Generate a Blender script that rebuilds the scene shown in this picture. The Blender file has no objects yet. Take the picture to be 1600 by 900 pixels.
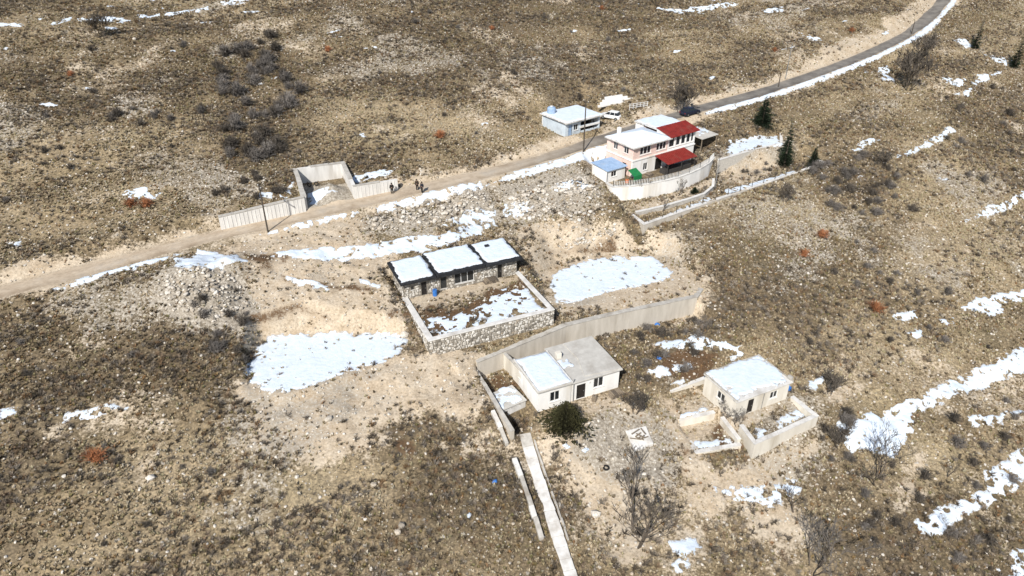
import bpy, bmesh, math, random
import numpy as np
from mathutils import Vector, Matrix
R = math.radians
random.seed(7); rng = np.random.default_rng(7)

# ------------------------------------------------------------------ camera, sky, sun, exposure
scene = bpy.context.scene
cam_d = bpy.data.cameras.new('camera'); cam = bpy.data.objects.new('camera', cam_d)
scene.collection.objects.link(cam); scene.camera = cam
CAM_H, PITCH, FPX = 55.0, R(31), 1121.0
cam.location = (0, 0, CAM_H); cam.rotation_euler = (R(90) - PITCH, 0, 0)
cam_d.sensor_width = 36; cam_d.lens = FPX / 1600 * 36; cam_d.clip_end = 3000
SUN_EL, SUN_FROM = R(41), R(200)      # azimuth the light comes from, measured clockwise from +Y
world = bpy.data.worlds.new('World'); scene.world = world; world.use_nodes = True
wn = world.node_tree.nodes; wl = world.node_tree.links
sky = wn.new('ShaderNodeTexSky'); sky.sky_type = 'NISHITA'; sky.sun_disc = False
sky.sun_elevation = SUN_EL; sky.sun_rotation = SUN_FROM
wl.new(sky.outputs[0], wn['Background'].inputs[0]); wn['Background'].inputs[1].default_value = 0.085
sun_d = bpy.data.lights.new('sun', 'SUN'); sun = bpy.data.objects.new('sun', sun_d); scene.collection.objects.link(sun)
sun_d.energy = 4.9; sun_d.angle = R(0.6); sun_d.color = (1, .95, .87)
sdir = Vector((math.sin(SUN_FROM) * math.cos(SUN_EL), math.cos(SUN_FROM) * math.cos(SUN_EL), math.sin(SUN_EL)))
sun.rotation_euler = sdir.to_track_quat('Z', 'Y').to_euler(); sun.location = (0, 0, 90)
vs = scene.view_settings
vs.view_transform = 'Standard'; vs.look = 'None'; vs.exposure = 0.2; vs.gamma = 1; vs.use_curve_mapping = False

# ------------------------------------------------------------------ scene helpers
C = scene.collection
def link(o, parent=None):
    C.objects.link(o)
    if parent is not None: o.parent = parent
    return o
def tag(o, label=None, cat=None, group=None, kind=None):
    if label: o['label'] = label
    if cat: o['category'] = cat
    if group: o['group'] = group
    if kind: o['kind'] = kind
    return o
def empty(name, loc, rz=0, label=None, cat=None, group=None):
    o = bpy.data.objects.new(name, None); o.empty_display_size = .3
    o.location = loc; o.rotation_euler = (0, 0, rz); link(o)
    return tag(o, label, cat, group)
def mesh_obj(name, me, parent=None, loc=(0, 0, 0), rot=(0, 0, 0), scale=(1, 1, 1)):
    o = bpy.data.objects.new(name, me); o.location = loc; o.rotation_euler = rot; o.scale = scale
    return link(o, parent)

class MB:
    def __init__(s): s.v = []; s.f = []
    def add(s, vs_, fs):
        b = len(s.v); s.v += [tuple(p) for p in vs_]; s.f += [tuple(i + b for i in f) for f in fs]; return s
    def box(s, x0, x1, y0, y1, z0, z1):
        return s.add([(x0,y0,z0),(x1,y0,z0),(x1,y1,z0),(x0,y1,z0),(x0,y0,z1),(x1,y0,z1),(x1,y1,z1),(x0,y1,z1)],
                     [(3,2,1,0),(4,5,6,7),(0,1,5,4),(1,2,6,5),(2,3,7,6),(3,0,4,7)])
    def hexa(s, low, top):
        n = len(low)
        return s.add(list(low) + list(top), [tuple(range(n))[::-1], tuple(range(n, 2*n))] + [(i, (i+1) % n, n + (i+1) % n, n + i) for i in range(n)])
    def prism(s, poly, z0, z1):
        return s.hexa([(x, y, z0) for x, y in poly], [(x, y, z1) for x, y in poly])
    def tube(s, pts, rad, n=4, cap=True):
        rings = []
        pts = [Vector(p) for p in pts]
        for i, p in enumerate(pts):
            d = (pts[min(i+1, len(pts)-1)] - pts[max(i-1, 0)]).normalized()
            a = d.orthogonal().normalized(); b = d.cross(a)
            r = rad[i] if isinstance(rad, (list, tuple)) else rad
            rings.append([p + (a*math.cos(2*math.pi*k/n) + b*math.sin(2*math.pi*k/n))*r for k in range(n)])
        fs = [(i*n+k, i*n+(k+1) % n, (i+1)*n+(k+1) % n, (i+1)*n+k) for i in range(len(pts)-1) for k in range(n)]
        if cap: fs += [tuple(range(n))[::-1], tuple(range((len(pts)-1)*n, len(pts)*n))]
        return s.add([q for r_ in rings for q in r_], fs)
    def lathe(s, prof, n=14, axis='z', c=(0, 0, 0)):
        vs_ = []
        for r, h in prof:
            for k in range(n):
                a = 2*math.pi*k/n; p = (r*math.cos(a), r*math.sin(a), h)
                if axis == 'y': p = (p[0], h, p[1])
                if axis == 'x': p = (h, p[0], p[1])
                vs_.append((p[0]+c[0], p[1]+c[1], p[2]+c[2]))
        m = len(prof)
        return s.add(vs_, [(i*n+k, i*n+(k+1) % n, (i+1)*n+(k+1) % n, (i+1)*n+k) for i in range(m-1) for k in range(n)])
    def mesh(s, name, mat, smooth=False, recalc=True):
        me = bpy.data.meshes.new(name); me.from_pydata(s.v, [], s.f)
        if recalc:
            bm = bmesh.new(); bm.from_mesh(me); bmesh.ops.recalc_face_normals(bm, faces=bm.faces[:]); bm.to_mesh(me); bm.free()
        if mat: me.materials.append(mat)
        if smooth: me.polygons.foreach_set('use_smooth', [True]*len(me.polygons))
        return me
    def build(s, name, mat, parent=None, smooth=False, kind=None, label=None, bevel=0, loc=(0,0,0)):
        o = mesh_obj(name, s.mesh(name, mat, smooth), parent, loc)
        if bevel:
            b = o.modifiers.new('bevel', 'BEVEL'); b.width = bevel; b.segments = 1; b.limit_method = 'ANGLE'
        if kind: o['kind'] = kind
        if label: o['label'] = label
        return o

# ------------------------------------------------------------------ noise
def _h(ix, iy, seed):
    h = (ix.astype(np.int64)*374761393 + iy.astype(np.int64)*668265263 + seed*2246822519) & 0xffffffff
    h = ((h ^ (h >> 13))*1274126177) & 0xffffffff
    return ((h ^ (h >> 16)) & 0xffff)/65535.0
def vnoise(x, y, seed=0):
    xi = np.floor(x); yi = np.floor(y); fx = x-xi; fy = y-yi
    fx = fx*fx*fx*(fx*(fx*6-15)+10); fy = fy*fy*fy*(fy*(fy*6-15)+10)
    a = _h(xi, yi, seed); b = _h(xi+1, yi, seed); c = _h(xi, yi+1, seed); d = _h(xi+1, yi+1, seed)
    return a+(b-a)*fx+(c-a)*fy+(a-b-c+d)*fx*fy
def fbm(x, y, size, octv=3, seed=0):
    x = np.asarray(x, float)/size; y = np.asarray(y, float)/size
    t = 0; w = .5; s = 0
    for o in range(octv):
        ca, sa = math.cos(.6*o+.3), math.sin(.6*o+.3)
        t = t+w*vnoise(x*ca-y*sa+31.7*o, x*sa+y*ca+17.3*o, seed+o); s += w; w *= .5; x = x*2.03; y = y*2.03
    return t/s

# ------------------------------------------------------------------ survey: photo points turned once into metres on the hillside
CP, SP = math.cos(R(31)), math.sin(R(31))
def at(u, v, z):
    dz = -FPX*SP-(v-450)*CP; t = (z-55.0)/dz
    return ((u-800)*t, (FPX*CP-(v-450)*SP)*t)
def survey(pts, hf=None):
    hf = hf or height
    u = np.array([p[0] for p in pts], float); v = np.array([p[1] for p in pts], float); z = np.full(len(u), 5.0)
    for i in range(26):
        dz = -FPX*SP-(v-450)*CP; t = (z-55.0)/dz
        x = (u-800)*t; y = (FPX*CP-(v-450)*SP)*t
        z = z+.6*(hf(x, y)-z)
    return np.stack([x, y, hf(x, y)], 1)
def base(x, y): return -.087*(x-7)+.21*(y-66)
def sdf(x, y, poly):
    """distance to a polygon outline, negative inside"""
    P = np.asarray(poly, float)[:, :2]; n = len(P)
    d = np.full(x.shape, 1e9); ins = np.zeros(x.shape, bool)
    for i in range(n):
        a = P[i]; b = P[(i+1) % n]; e = b-a
        wx = x-a[0]; wy = y-a[1]
        t = np.clip((wx*e[0]+wy*e[1])/max(e@e, 1e-9), 0, 1)
        d = np.minimum(d, (wx-e[0]*t)**2+(wy-e[1]*t)**2)
        c = (a[1] <= y) != (b[1] <= y)
        ins ^= c & (x < a[0]+(y-a[1])*e[0]/(e[1] if abs(e[1]) > 1e-9 else 1e-9))
    d = np.sqrt(d); return np.where(ins, -d, d)
def frame_rect(o, ang, x0, x1, y0, y1):
    c, s = math.cos(R(ang)), math.sin(R(ang))
    return [(o[0]+x*c-y*s, o[1]+x*s+y*c) for x, y in ((x0, y0), (x1, y0), (x1, y1), (x0, y1))]

# ------------------------------------------------------------------ terrain
ROAD_PX = [(-120, 487), (0, 457), (100, 431), (200, 405), (300, 378), (360, 363), (425, 349), (500, 331), (600, 308), (700, 285), (760, 271), (850, 247), (930, 221),
           (1000, 198), (1090, 170), (1131, 160), (1200, 141), (1300, 106), (1380, 73), (1430, 45), (1465, 12), (1490, -22), (1512, -60)]
_rp = survey(ROAD_PX, base)
def _smooth_road():
    P = _rp.copy(); out = []
    for i in range(len(P)-1):
        p0 = P[max(i-1, 0)]; p1 = P[i]; p2 = P[i+1]; p3 = P[min(i+2, len(P)-1)]
        for k in range(4):
            t = k/4; out.append(.5*((2*p1)+(-p0+p2)*t+(2*p0-5*p1+4*p2-p3)*t*t+(-p0+3*p1-3*p2+p3)*t**3))
    out.append(P[-1]); return np.array(out)
ROAD = _smooth_road()
for _ in range(6): ROAD[1:-1, 2] = (ROAD[:-2, 2]+ROAD[1:-1, 2]*2+ROAD[2:, 2])/4
def road_dist(x, y):
    best = np.full(x.shape, 1e9); side = np.zeros(x.shape); zr = np.zeros(x.shape)
    for a, b in zip(ROAD[:-1], ROAD[1:]):
        e = b[:2]-a[:2]; wx = x-a[0]; wy = y-a[1]
        t = np.clip((wx*e[0]+wy*e[1])/(e@e), 0, 1)
        d = (wx-e[0]*t)**2+(wy-e[1]*t)**2; m = d < best
        best = np.where(m, d, best); zr = np.where(m, a[2]+(b[2]-a[2])*t, zr); side = np.where(m, np.sign(e[0]*wy-e[1]*wx), side)
    return np.sqrt(best), side, zr     # side +1 = uphill
ROAD_HW = 2.3
A1 = 24.5                                # the bearing shared by most walls
STONE_O = (-10.0, 70.4)                  # outer front left corner of the stone house terrace
PINK_O, PINK_A = (20.2, 113.8), 35
LONGWALL = [(-4.4, 70.2), (6.9, 77.2), (14.9, 80.6), (25.4, 84.5)]
TW = [(15.2, 111.6), (16.6, 109.4), (19.4, 109.7), (22.5, 110.6), (25.4, 112.0), (28.0, 113.5), (30.3, 115.3), (32.6, 117.5), (34.7, 120.0), (36.3, 122.8)]   # terrace wall of the pink house
PADS = [   # polygon, level, steepness of the cut above, of the fill below, inset of the flat part
    ([at(*p, 3.0) for p in [(386, 606), (390, 560), (410, 530), (470, 520), (600, 521), (645, 530), (632, 552), (560, 580), (500, 602), (450, 616)]], 3.0, 1.7, .75),
    ([at(*p, 2.9) for p in [(1098, 455), (1095, 430), (1050, 402), (1000, 393), (930, 396), (870, 412), (846, 436)]] + [(5.2, 78.5), (-9, 71), (-6.5, 67.5)] + LONGWALL, 2.9, 1.1, 20, .3),
    (frame_rect(STONE_O, A1, 0, 17.0, 0, 16.4), 5.0, 1.3, 12, .42),
    ([(-4.4, 70.1), (6.9, 77.1), (14.9, 80.5), (25.4, 84.4), (27.5, 81), (15, 71), (14.2, 66), (8, 61.5), (3.2, 61.6), (1.9, 65.6), (-1.6, 63.6)], 0.0, 20, .45),
    ([(-.9, 63.0), (1.8, 64.7), (2.7, 62.6), (.6, 60.6)], -1.25, 3, .6),
    (frame_rect((9.6, 125.2), 36, -1, 12.5, -.6, 9.5), 11.6, 1.2, .9),
    ([(-30.7, 98.0), (-34.4, 107.4), (-27.6, 110.2), (-24.3, 102.2)], 9.95, 20, .8),
    ([(18.9, 102.6), (20.3, 99.5), (57.2, 124.3), (54, 127), (37, 120.6)]+TW[8:0:-1], 6.15, 1.5, 12, .25),
    ([(35.8, 121.0), (50.0, 129.0), (51.6, 134.6), (38, 128.5)], 8.8, 1.0, 12, .3),
    (TW[1:9]+[(37.5, 129), (31, 130), (24, 124), (14.2, 117.5), (13.9, 113.7)], 8.5, 1.3, 12, .35),
    (frame_rect((26.1, 64.3), 27, -1.0, 9.6, -.4, 6.2), -1.6, 1.3, 2.0),
    ([(26.3, 62.6), (27.2, 59.9), (35.6, 64.5), (33.9, 67.8)], -1.7, 1.3, 12, .4),
    ([(19.6, 68.6), (24.2, 70.8), (25.6, 67.3), (20.6, 65.0)], -2.0, 3, 3),
    ([(19.8, 64.4), (24.8, 66.2), (25.7, 61.2), (20.9, 60.0)], -2.9, 3, 6),
]
def height(x, y):
    x = np.asarray(x, float); y = np.asarray(y, float)
    h = base(x, y)+(fbm(x, y, 34, 3, 3)-.5)*3.0+(fbm(x, y, 9, 3, 9)-.5)*1.1
    # old field terraces running along the contours
    c = base(x, y)+(fbm(x, y, 22, 2, 21)-.5)*2.2
    h = h+.22*np.sin(c*2.1)*np.clip(fbm(x, y, 40, 2, 5)*2.2-.5, 0, 1)
    d, side, zr = road_dist(x, y); o = np.maximum(d-ROAD_HW, 0)
    h = np.clip(h, zr-o*.62-.0, zr+o*(.75+.35*fbm(x, y, 5, 2, 77)))
    flat = np.clip(o/1.2, 0, 1)
    for pad in PADS:
        poly, z, cut, fill = pad[:4]; inset = pad[4] if len(pad) > 4 else 0
        P = np.asarray(poly); lo = P.min(0)-9; hi = P.max(0)+9
        m = (x > lo[0]) & (x < hi[0]) & (y > lo[1]) & (y < hi[1])
        if not m.any(): continue
        xs, ys = x[m], y[m]; s = np.maximum(sdf(xs, ys, poly)+inset, 0)
        n = .7+.6*fbm(xs, ys, 4, 2, 41)
        h[m] = np.clip(h[m], z-s*(fill if fill > 2 else fill*n), z+np.maximum(s-inset, 0)*(cut if cut > 2 else cut*n))
        flat[m] *= np.clip((s+.15)/1.0, .12, 1)
    # tipped earth below the road, left lumpy
    for cx, cy, rx, am in ((11, 100, 12, 1.5), (-9, 103, 9, 1.0), (-40, 79, 8, 1.0), (-25, 84, 12, .7), (-14, 66, 12, .5)):
        w_ = np.clip(1.4-1.4*np.hypot(x-cx, y-cy)/rx, 0, 1)*flat; h = h+w_*((fbm(x, y, 4.2, 3, 401)-.5)*am*1.3+(fbm(x, y, 1.6, 2, 405)-.5)*am*.55)
    # spoil heaps
    for cx, cy, rx, hh in HEAPS:
        r = np.hypot(x-cx, y-cy)/(rx*(.8+.4*fbm(x, y, 2.5, 2, 51)))
        h = h+hh*np.clip(1-r, 0, 1)**1.15
    h = h+((fbm(x, y, 2.2, 2, 13)-.5)*.30+(fbm(x, y, .7, 2, 15)-.5)*.16)*flat
    return h
HEAPS = [(12.5, 103.5, 8.5, 1.5), (7.0, 102, 4, .8), (2.5, 104.5, 4.5, .9), (-7, 103.5, 4, .6), (16.5, 100.5, 4, .9), (-40.5, 79.5, 7, 1.7), (-36, 82, 5, 1.0), (-37.5, 76, 4.5, .9), (-28.2, 103.2, 3.6, 1.9), (19.5, 97.5, 3.2, .5), (14.5, 101.5, 4.5, .9)]
def H1(x, y): return float(height(np.array([x]), np.array([y]))[0])
def axis(lo, hi, step, far, grow=1.22):
    a = list(np.arange(lo, hi+1e-6, step)); s = step
    while a[-1] < far[1]: s *= grow; a.append(a[-1]+s)
    s = step; b = []
    p = lo
    while p > far[0]: s *= grow; p -= s; b.append(p)
    return np.array(b[::-1]+a)
GX = axis(-112, 160, .31, (-700, 700)); GY = axis(38, 222, .31, (-300, 900))
XX, YY = np.meshgrid(GX, GY); ZZ = height(XX.ravel(), YY.ravel()).reshape(XX.shape)
def hfast(x, y):
    i = np.clip(np.searchsorted(GX, x)-1, 0, len(GX)-2); j = np.clip(np.searchsorted(GY, y)-1, 0, len(GY)-2)
    tx = (x-GX[i])/(GX[i+1]-GX[i]); ty = (y-GY[j])/(GY[j+1]-GY[j])
    return ZZ[j, i]*(1-tx)*(1-ty)+ZZ[j, i+1]*tx*(1-ty)+ZZ[j+1, i]*(1-tx)*ty+ZZ[j+1, i+1]*tx*ty
def hz(x, y): return float(hfast(np.array([x]), np.array([y]))[0])
def sv(u, v):
    p = survey([(u, v)], hfast)[0]; return Vector(p)

# surface masks: what lies on the ground where, and one painted crest shadow
TAN_PX = [
    [(800, 352), (870, 345), (950, 330), (975, 350), (962, 374), (850, 392)],
    [(330, 388), (450, 342), (570, 336), (585, 372), (622, 382), (606, 432), (640, 490), (645, 535), (388, 532), (384, 480), (402, 440), (380, 410)],
    [(380, 612), (640, 548), (672, 548), (745, 565), (752, 615), (735, 645), (650, 668), (560, 690), (470, 716), (420, 690), (378, 655)],
    [(800, 345), (830, 385), (960, 372), (1060, 368), (1112, 430), (1088, 466), (880, 508), (850, 470), (825, 420)],
    [(1030, 618), (1056, 614), (1092, 700), (1112, 745), (1180, 722), (1272, 688), (1280, 705), (1182, 762), (1132, 775), (1112, 802), (1078, 792), (1058, 730)],
    [(845, 690), (920, 660), (1000, 650), (1030, 700), (1040, 800), (1000, 870), (930, 880), (880, 790)],
    [(1392, 720), (1440, 688), (1474, 738), (1415, 772)], [(1265, 610), (1320, 588), (1345, 605), (1320, 636), (1280, 640)],
    [(640, 468), (815, 425), (826, 442), (650, 492)], [(1160, 800), (1240, 790), (1260, 850), (1200, 880)], [(905, 640), (965, 615), (972, 632), (920, 655)],
    [(965, 318), (1110, 280), (1130, 282), (1010, 335), (985, 335)], [(1110, 262), (1215, 240), (1230, 262), (1130, 295)], [(1100, 600), (1130, 640), (1230, 630), (1150, 690), (1060, 680), (1050, 620)]]
GRAV_PX = [
    [(568, 342), (620, 322), (762, 294), (775, 338), (700, 352), (640, 362), (578, 366)], [(772, 292), (850, 270), (920, 270), (945, 300), (955, 330), (880, 350), (800, 345)],
    [(225, 432), (290, 410), (372, 420), (402, 480), (372, 524), (300, 510), (250, 480)], [(925, 660), (1030, 660), (1045, 740), (960, 745), (900, 700)], [(478, 328), (488, 292), (540, 286), (558, 312)],
    [(1100, 240), (1140, 225), (1220, 226), (1218, 240), (1120, 262)]]
BROWN_PX = [[(640, 492), (815, 440), (830, 450), (840, 480), (680, 530), (655, 512)], [(1030, 562), (1160, 545), (1175, 562), (1050, 588)], [(275, 398), (385, 385), (460, 398), (390, 416)],
    [(1120, 670), (1160, 700), (1120, 700)], [(750, 575), (800, 560), (810, 610), (770, 620)], [(650, 690), (700, 760), (640, 740)]]
DARK_PX = [[(845, 372), (960, 366), (965, 384), (860, 396)], [(335, 70), (430, 50), (490, 130), (465, 235), (380, 268), (325, 245)], [(1255, 260), (1400, 235), (1430, 330), (1290, 350)], [(1100, 350), (1250, 340), (1400, 400), (1300, 540), (1120, 520), (1090, 430)],
    [(60, 480), (260, 470), (390, 560), (370, 640), (180, 620), (40, 600)], [(500, 0), (1000, -10), (980, 120), (640, 150), (500, 90)], [(0, 110), (330, 90), (330, 180), (120, 200)], [(0, 370), (180, 340), (300, 340), (160, 400), (0, 430)],
    [(1450, 130), (1600, 140), (1600, 280), (1480, 250)], [(560, 700), (780, 660), (800, 780), (640, 790)], [(980, 520), (1090, 500), (1080, 570), (1000, 600)], [(1320, 760), (1480, 700), (1560, 820), (1440, 890), (1330, 860)]]
PALE_PX = [[(0, 210), (330, 190), (330, 320), (200, 360), (0, 400)], [(80, 720), (400, 680), (420, 760), (130, 830)], [(430, 770), (560, 740), (700, 790), (480, 810)], [(1380, 250), (1600, 240), (1600, 430), (1420, 440)], [(480, 150), (740, 140), (900, 160), (700, 230), (500, 240)],
    [(1270, 560), (1400, 520), (1480, 560), (1350, 620)], [(1100, 820), (1250, 830), (1240, 900), (1080, 900)], [(0, 640), (220, 650), (200, 700), (0, 700)], [(1380, 700), (1480, 680), (1500, 760), (1400, 780)], [(1200, 330), (1290, 310), (1320, 380), (1230, 400)]]
def along(x, y, size, octv, seed, k=2.6):
    c, s = math.cos(R(24)), math.sin(R(24)); return fbm((x*c+y*s)/k, -x*s+y*c, size, octv, seed)
def tone_of(x, y):
    t = .45+(along(x, y, 7, 4, 301)-.5)*1.15+(fbm(x, y, 3, 2, 307)-.5)*.5
    return np.clip(t-.42*region(DARK_PX, x, y, 9, 311)+.36*region(PALE_PX, x, y, 9, 317), 0, 1)
SCAR_AND_SHADE_PX = [[(388, 494), (430, 484), (470, 497), (520, 487), (562, 495), (562, 499), (520, 492), (470, 502), (430, 489), (390, 500)], [(440, 428), (500, 438), (592, 449), (592, 459), (500, 453), (440, 438)], [(845, 380), (960, 378), (962, 388), (860, 394)]]  # first strip paints the shadow and crack under the turf crest; others are brown earth
TRAIL_PX = [[(1028, 620), (1050, 616), (1072, 680), (1090, 740), (1092, 790), (1070, 792), (1064, 735), (1048, 680)], [(640, 560), (700, 545), (760, 556), (745, 590), (690, 600), (650, 590)], [(392, 490), (470, 478), (560, 500), (600, 508), (600, 520), (470, 520), (400, 528)],
    [(850, 372), (960, 372), (1040, 380), (1045, 396), (960, 394), (870, 404)], [(975, 830), (1020, 810), (1040, 850), (1000, 880), (960, 870)], [(860, 665), (930, 655), (940, 672), (880, 690)]]
def region(polys_px, x, y, soft=5.0, seed=60, amp=1.0):
    m = np.zeros(x.shape)
    for pp in polys_px:
        W = survey(pp, hfast); lo = W[:, :2].min(0)-4; hi = W[:, :2].max(0)+4
        k = (x > lo[0]) & (x < hi[0]) & (y > lo[1]) & (y < hi[1])
        if not k.any(): continue
        d = sdf(x[k], y[k], W)+amp*((fbm(x[k], y[k], 6, 4, seed)-.5)*6.5+(fbm(x[k], y[k], 1.5, 2, seed+5)-.5)*2.2)
        m[k] = np.maximum(m[k], np.clip(.5-d/soft, 0, 1))
    return m
def masks(x, y):
    tan = np.maximum(region(TAN_PX, x, y), region([TAN_PX[k] for k in (4, 8, 10, 11)]+TRAIL_PX, x, y, 1.6, 63, .3)); grav = region(GRAV_PX, x, y, seed=66); brown = np.maximum(region(BROWN_PX, x, y, 2.0, seed=71), region(SCAR_AND_SHADE_PX, x, y, .9, 73, .18)*.62)
    d, side, _ = road_dist(x, y)
    w = np.where(side > 0, 4.8+np.clip((x-30)/40, 0, 1)*2.5, 4.4)+(fbm(x, y, 6, 3, 80)-.5)*6
    tan = np.maximum(tan, np.clip((w-d)/2.6, 0, 1)*.95)
    grav = np.maximum(grav, region([GRAV_PX[2]], x, y, 3, 67, .5)); tan = np.maximum(tan, np.clip(fbm(x, y, 11, 5, 85)*3.4-2.0, 0, .5)); grav = np.maximum(grav, np.clip(fbm(x, y, 14, 5, 88)*3.4-1.95, 0, .5))
    return tan, grav, brown
xr, yr = XX.ravel(), YY.ravel()
vis = (yr > 36) & (yr < 230) & (np.abs(xr) < 170)
MT = np.zeros(xr.shape); MG = MT.copy(); MBn = MT.copy()
a, b, c_ = masks(xr[vis], yr[vis]); MT[vis] = a; MG[vis] = b; MBn[vis] = c_
TONE = np.full(xr.shape, .5); TONE[vis] = tone_of(xr[vis], yr[vis]); TNg = TONE.reshape(XX.shape)
MTg, MGg, MBg = MT.reshape(XX.shape), MG.reshape(XX.shape), MBn.reshape(XX.shape)
def lookup(Gd, x, y):
    i = np.clip(np.searchsorted(GX, x)-1, 0, len(GX)-2); j = np.clip(np.searchsorted(GY, y)-1, 0, len(GY)-2); return Gd[j, i]

# ------------------------------------------------------------------ materials
def newmat(name):
    m = bpy.data.materials.new(name); m.use_nodes = True
    nt = m.node_tree; return m, nt, nt.nodes, nt.links, nt.nodes['Principled BSDF']
def ramp(n, stops):
    r = n.new('ShaderNodeValToRGB'); e = r.color_ramp.elements
    while len(e) < len(stops): e.new(.5)
    for q, (p, c) in zip(e, stops): q.position = p; q.color = (*c, 1)
    return r
def noise(n, l, vec, scale, detail=4, rough=.55):
    t = n.new('ShaderNodeTexNoise'); t.inputs['Scale'].default_value = scale; t.inputs['Detail'].default_value = detail; t.inputs['Roughness'].default_value = rough
    l.new(vec, t.inputs['Vector']); return t.outputs['Fac']
def mixc(n, l, fac, a, b, mode='MIX'):
    m = n.new('ShaderNodeMix'); m.data_type = 'RGBA'; m.blend_type = mode
    for k, s in ((0, fac), (6, a), (7, b)):
        if hasattr(s, 'node'): l.new(s, m.inputs[k])
        elif isinstance(s, (int, float)): m.inputs[k].default_value = s
        else: m.inputs[k].default_value = (*s, 1)
    return m.outputs[2]
def mathn(n, l, op, a, b=None, clamp=False):
    m = n.new('ShaderNodeMath'); m.operation = op; m.use_clamp = clamp
    for k, s in ((0, a), (1, b)):
        if s is None: continue
        if hasattr(s, 'node'): l.new(s, m.inputs[k])
        else: m.inputs[k].default_value = s
    return m.outputs[0]
def bumpn(n, l, b, hgt, strength=.4, dist=.05):
    u = n.new('ShaderNodeBump'); u.inputs['Strength'].default_value = strength; u.inputs['Distance'].default_value = dist
    l.new(hgt, u.inputs['Height']); l.new(u.outputs[0], b.inputs['Normal'])
def plain(name, c1, c2, scale=3, rough=.85, stain=None, metal=0, bump=.25, rnd=0, spec=.3, streak=False):
    m, nt, n, l, b = newmat(name)
    tc = n.new('ShaderNodeTexCoord'); v = tc.outputs['Object']
    if streak:
        mp = n.new('ShaderNodeMapping'); mp.inputs['Scale'].default_value = (1, 1, .18); l.new(v, mp.inputs[0]); v = mp.outputs[0]
    f = noise(n, l, v, scale, 5, .62)
    r = ramp(n, [(.32, c1), (.68, c2)]); l.new(f, r.inputs[0]); col = r.outputs[0]
    if stain:
        f2 = noise(n, l, v, scale*.35, 4, .6); r2 = ramp(n, [(.52, (0, 0, 0)), (.70, (1, 1, 1))]); l.new(f2, r2.inputs[0])
        col = mixc(n, l, mathn(n, l, 'MULTIPLY', r2.outputs[0], .75), col, stain)
    if rnd:
        oi = n.new('ShaderNodeObjectInfo'); hsv = n.new('ShaderNodeHueSaturation'); l.new(col, hsv.inputs['Color'])
        l.new(mathn(n, l, 'MULTIPLY_ADD', oi.outputs['Random'], rnd), hsv.inputs['Value']); hsv.inputs['Value'].default_value = 1
        hsv.inputs['Value'].links[0].from_node.inputs[2].default_value = 1-rnd/2
        col = hsv.outputs[0]
    l.new(col, b.inputs['Base Color']); b.inputs['Roughness'].default_value = rough; b.inputs['Metallic'].default_value = metal
    b.inputs['Specular IOR Level'].default_value = spec
    if bump: bumpn(n, l, b, noise(n, l, tc.outputs['Object'], scale*6, 3), bump, .03)
    return m
def rndmat(name, stops, rough=.95, scale=0, spec=.1):
    """colour varies from instance to instance"""
    m, nt, n, l, b = newmat(name)
    oi = n.new('ShaderNodeObjectInfo'); r = ramp(n, stops); l.new(oi.outputs['Random'], r.inputs[0]); col = r.outputs[0]
    if scale:
        tc = n.new('ShaderNodeTexCoord'); f = noise(n, l, tc.outputs['Object'], scale, 3)
        r2 = ramp(n, [(.3, (.62, .62, .62)), (.7, (1.2, 1.2, 1.2))]); l.new(f, r2.inputs[0]); col = mixc(n, l, 1.0, col, r2.outputs[0], 'MULTIPLY')
    l.new(col, b.inputs['Base Color']); b.inputs['Roughness'].default_value = rough; b.inputs['Specular IOR Level'].default_value = spec
    return m
M = {}
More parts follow.
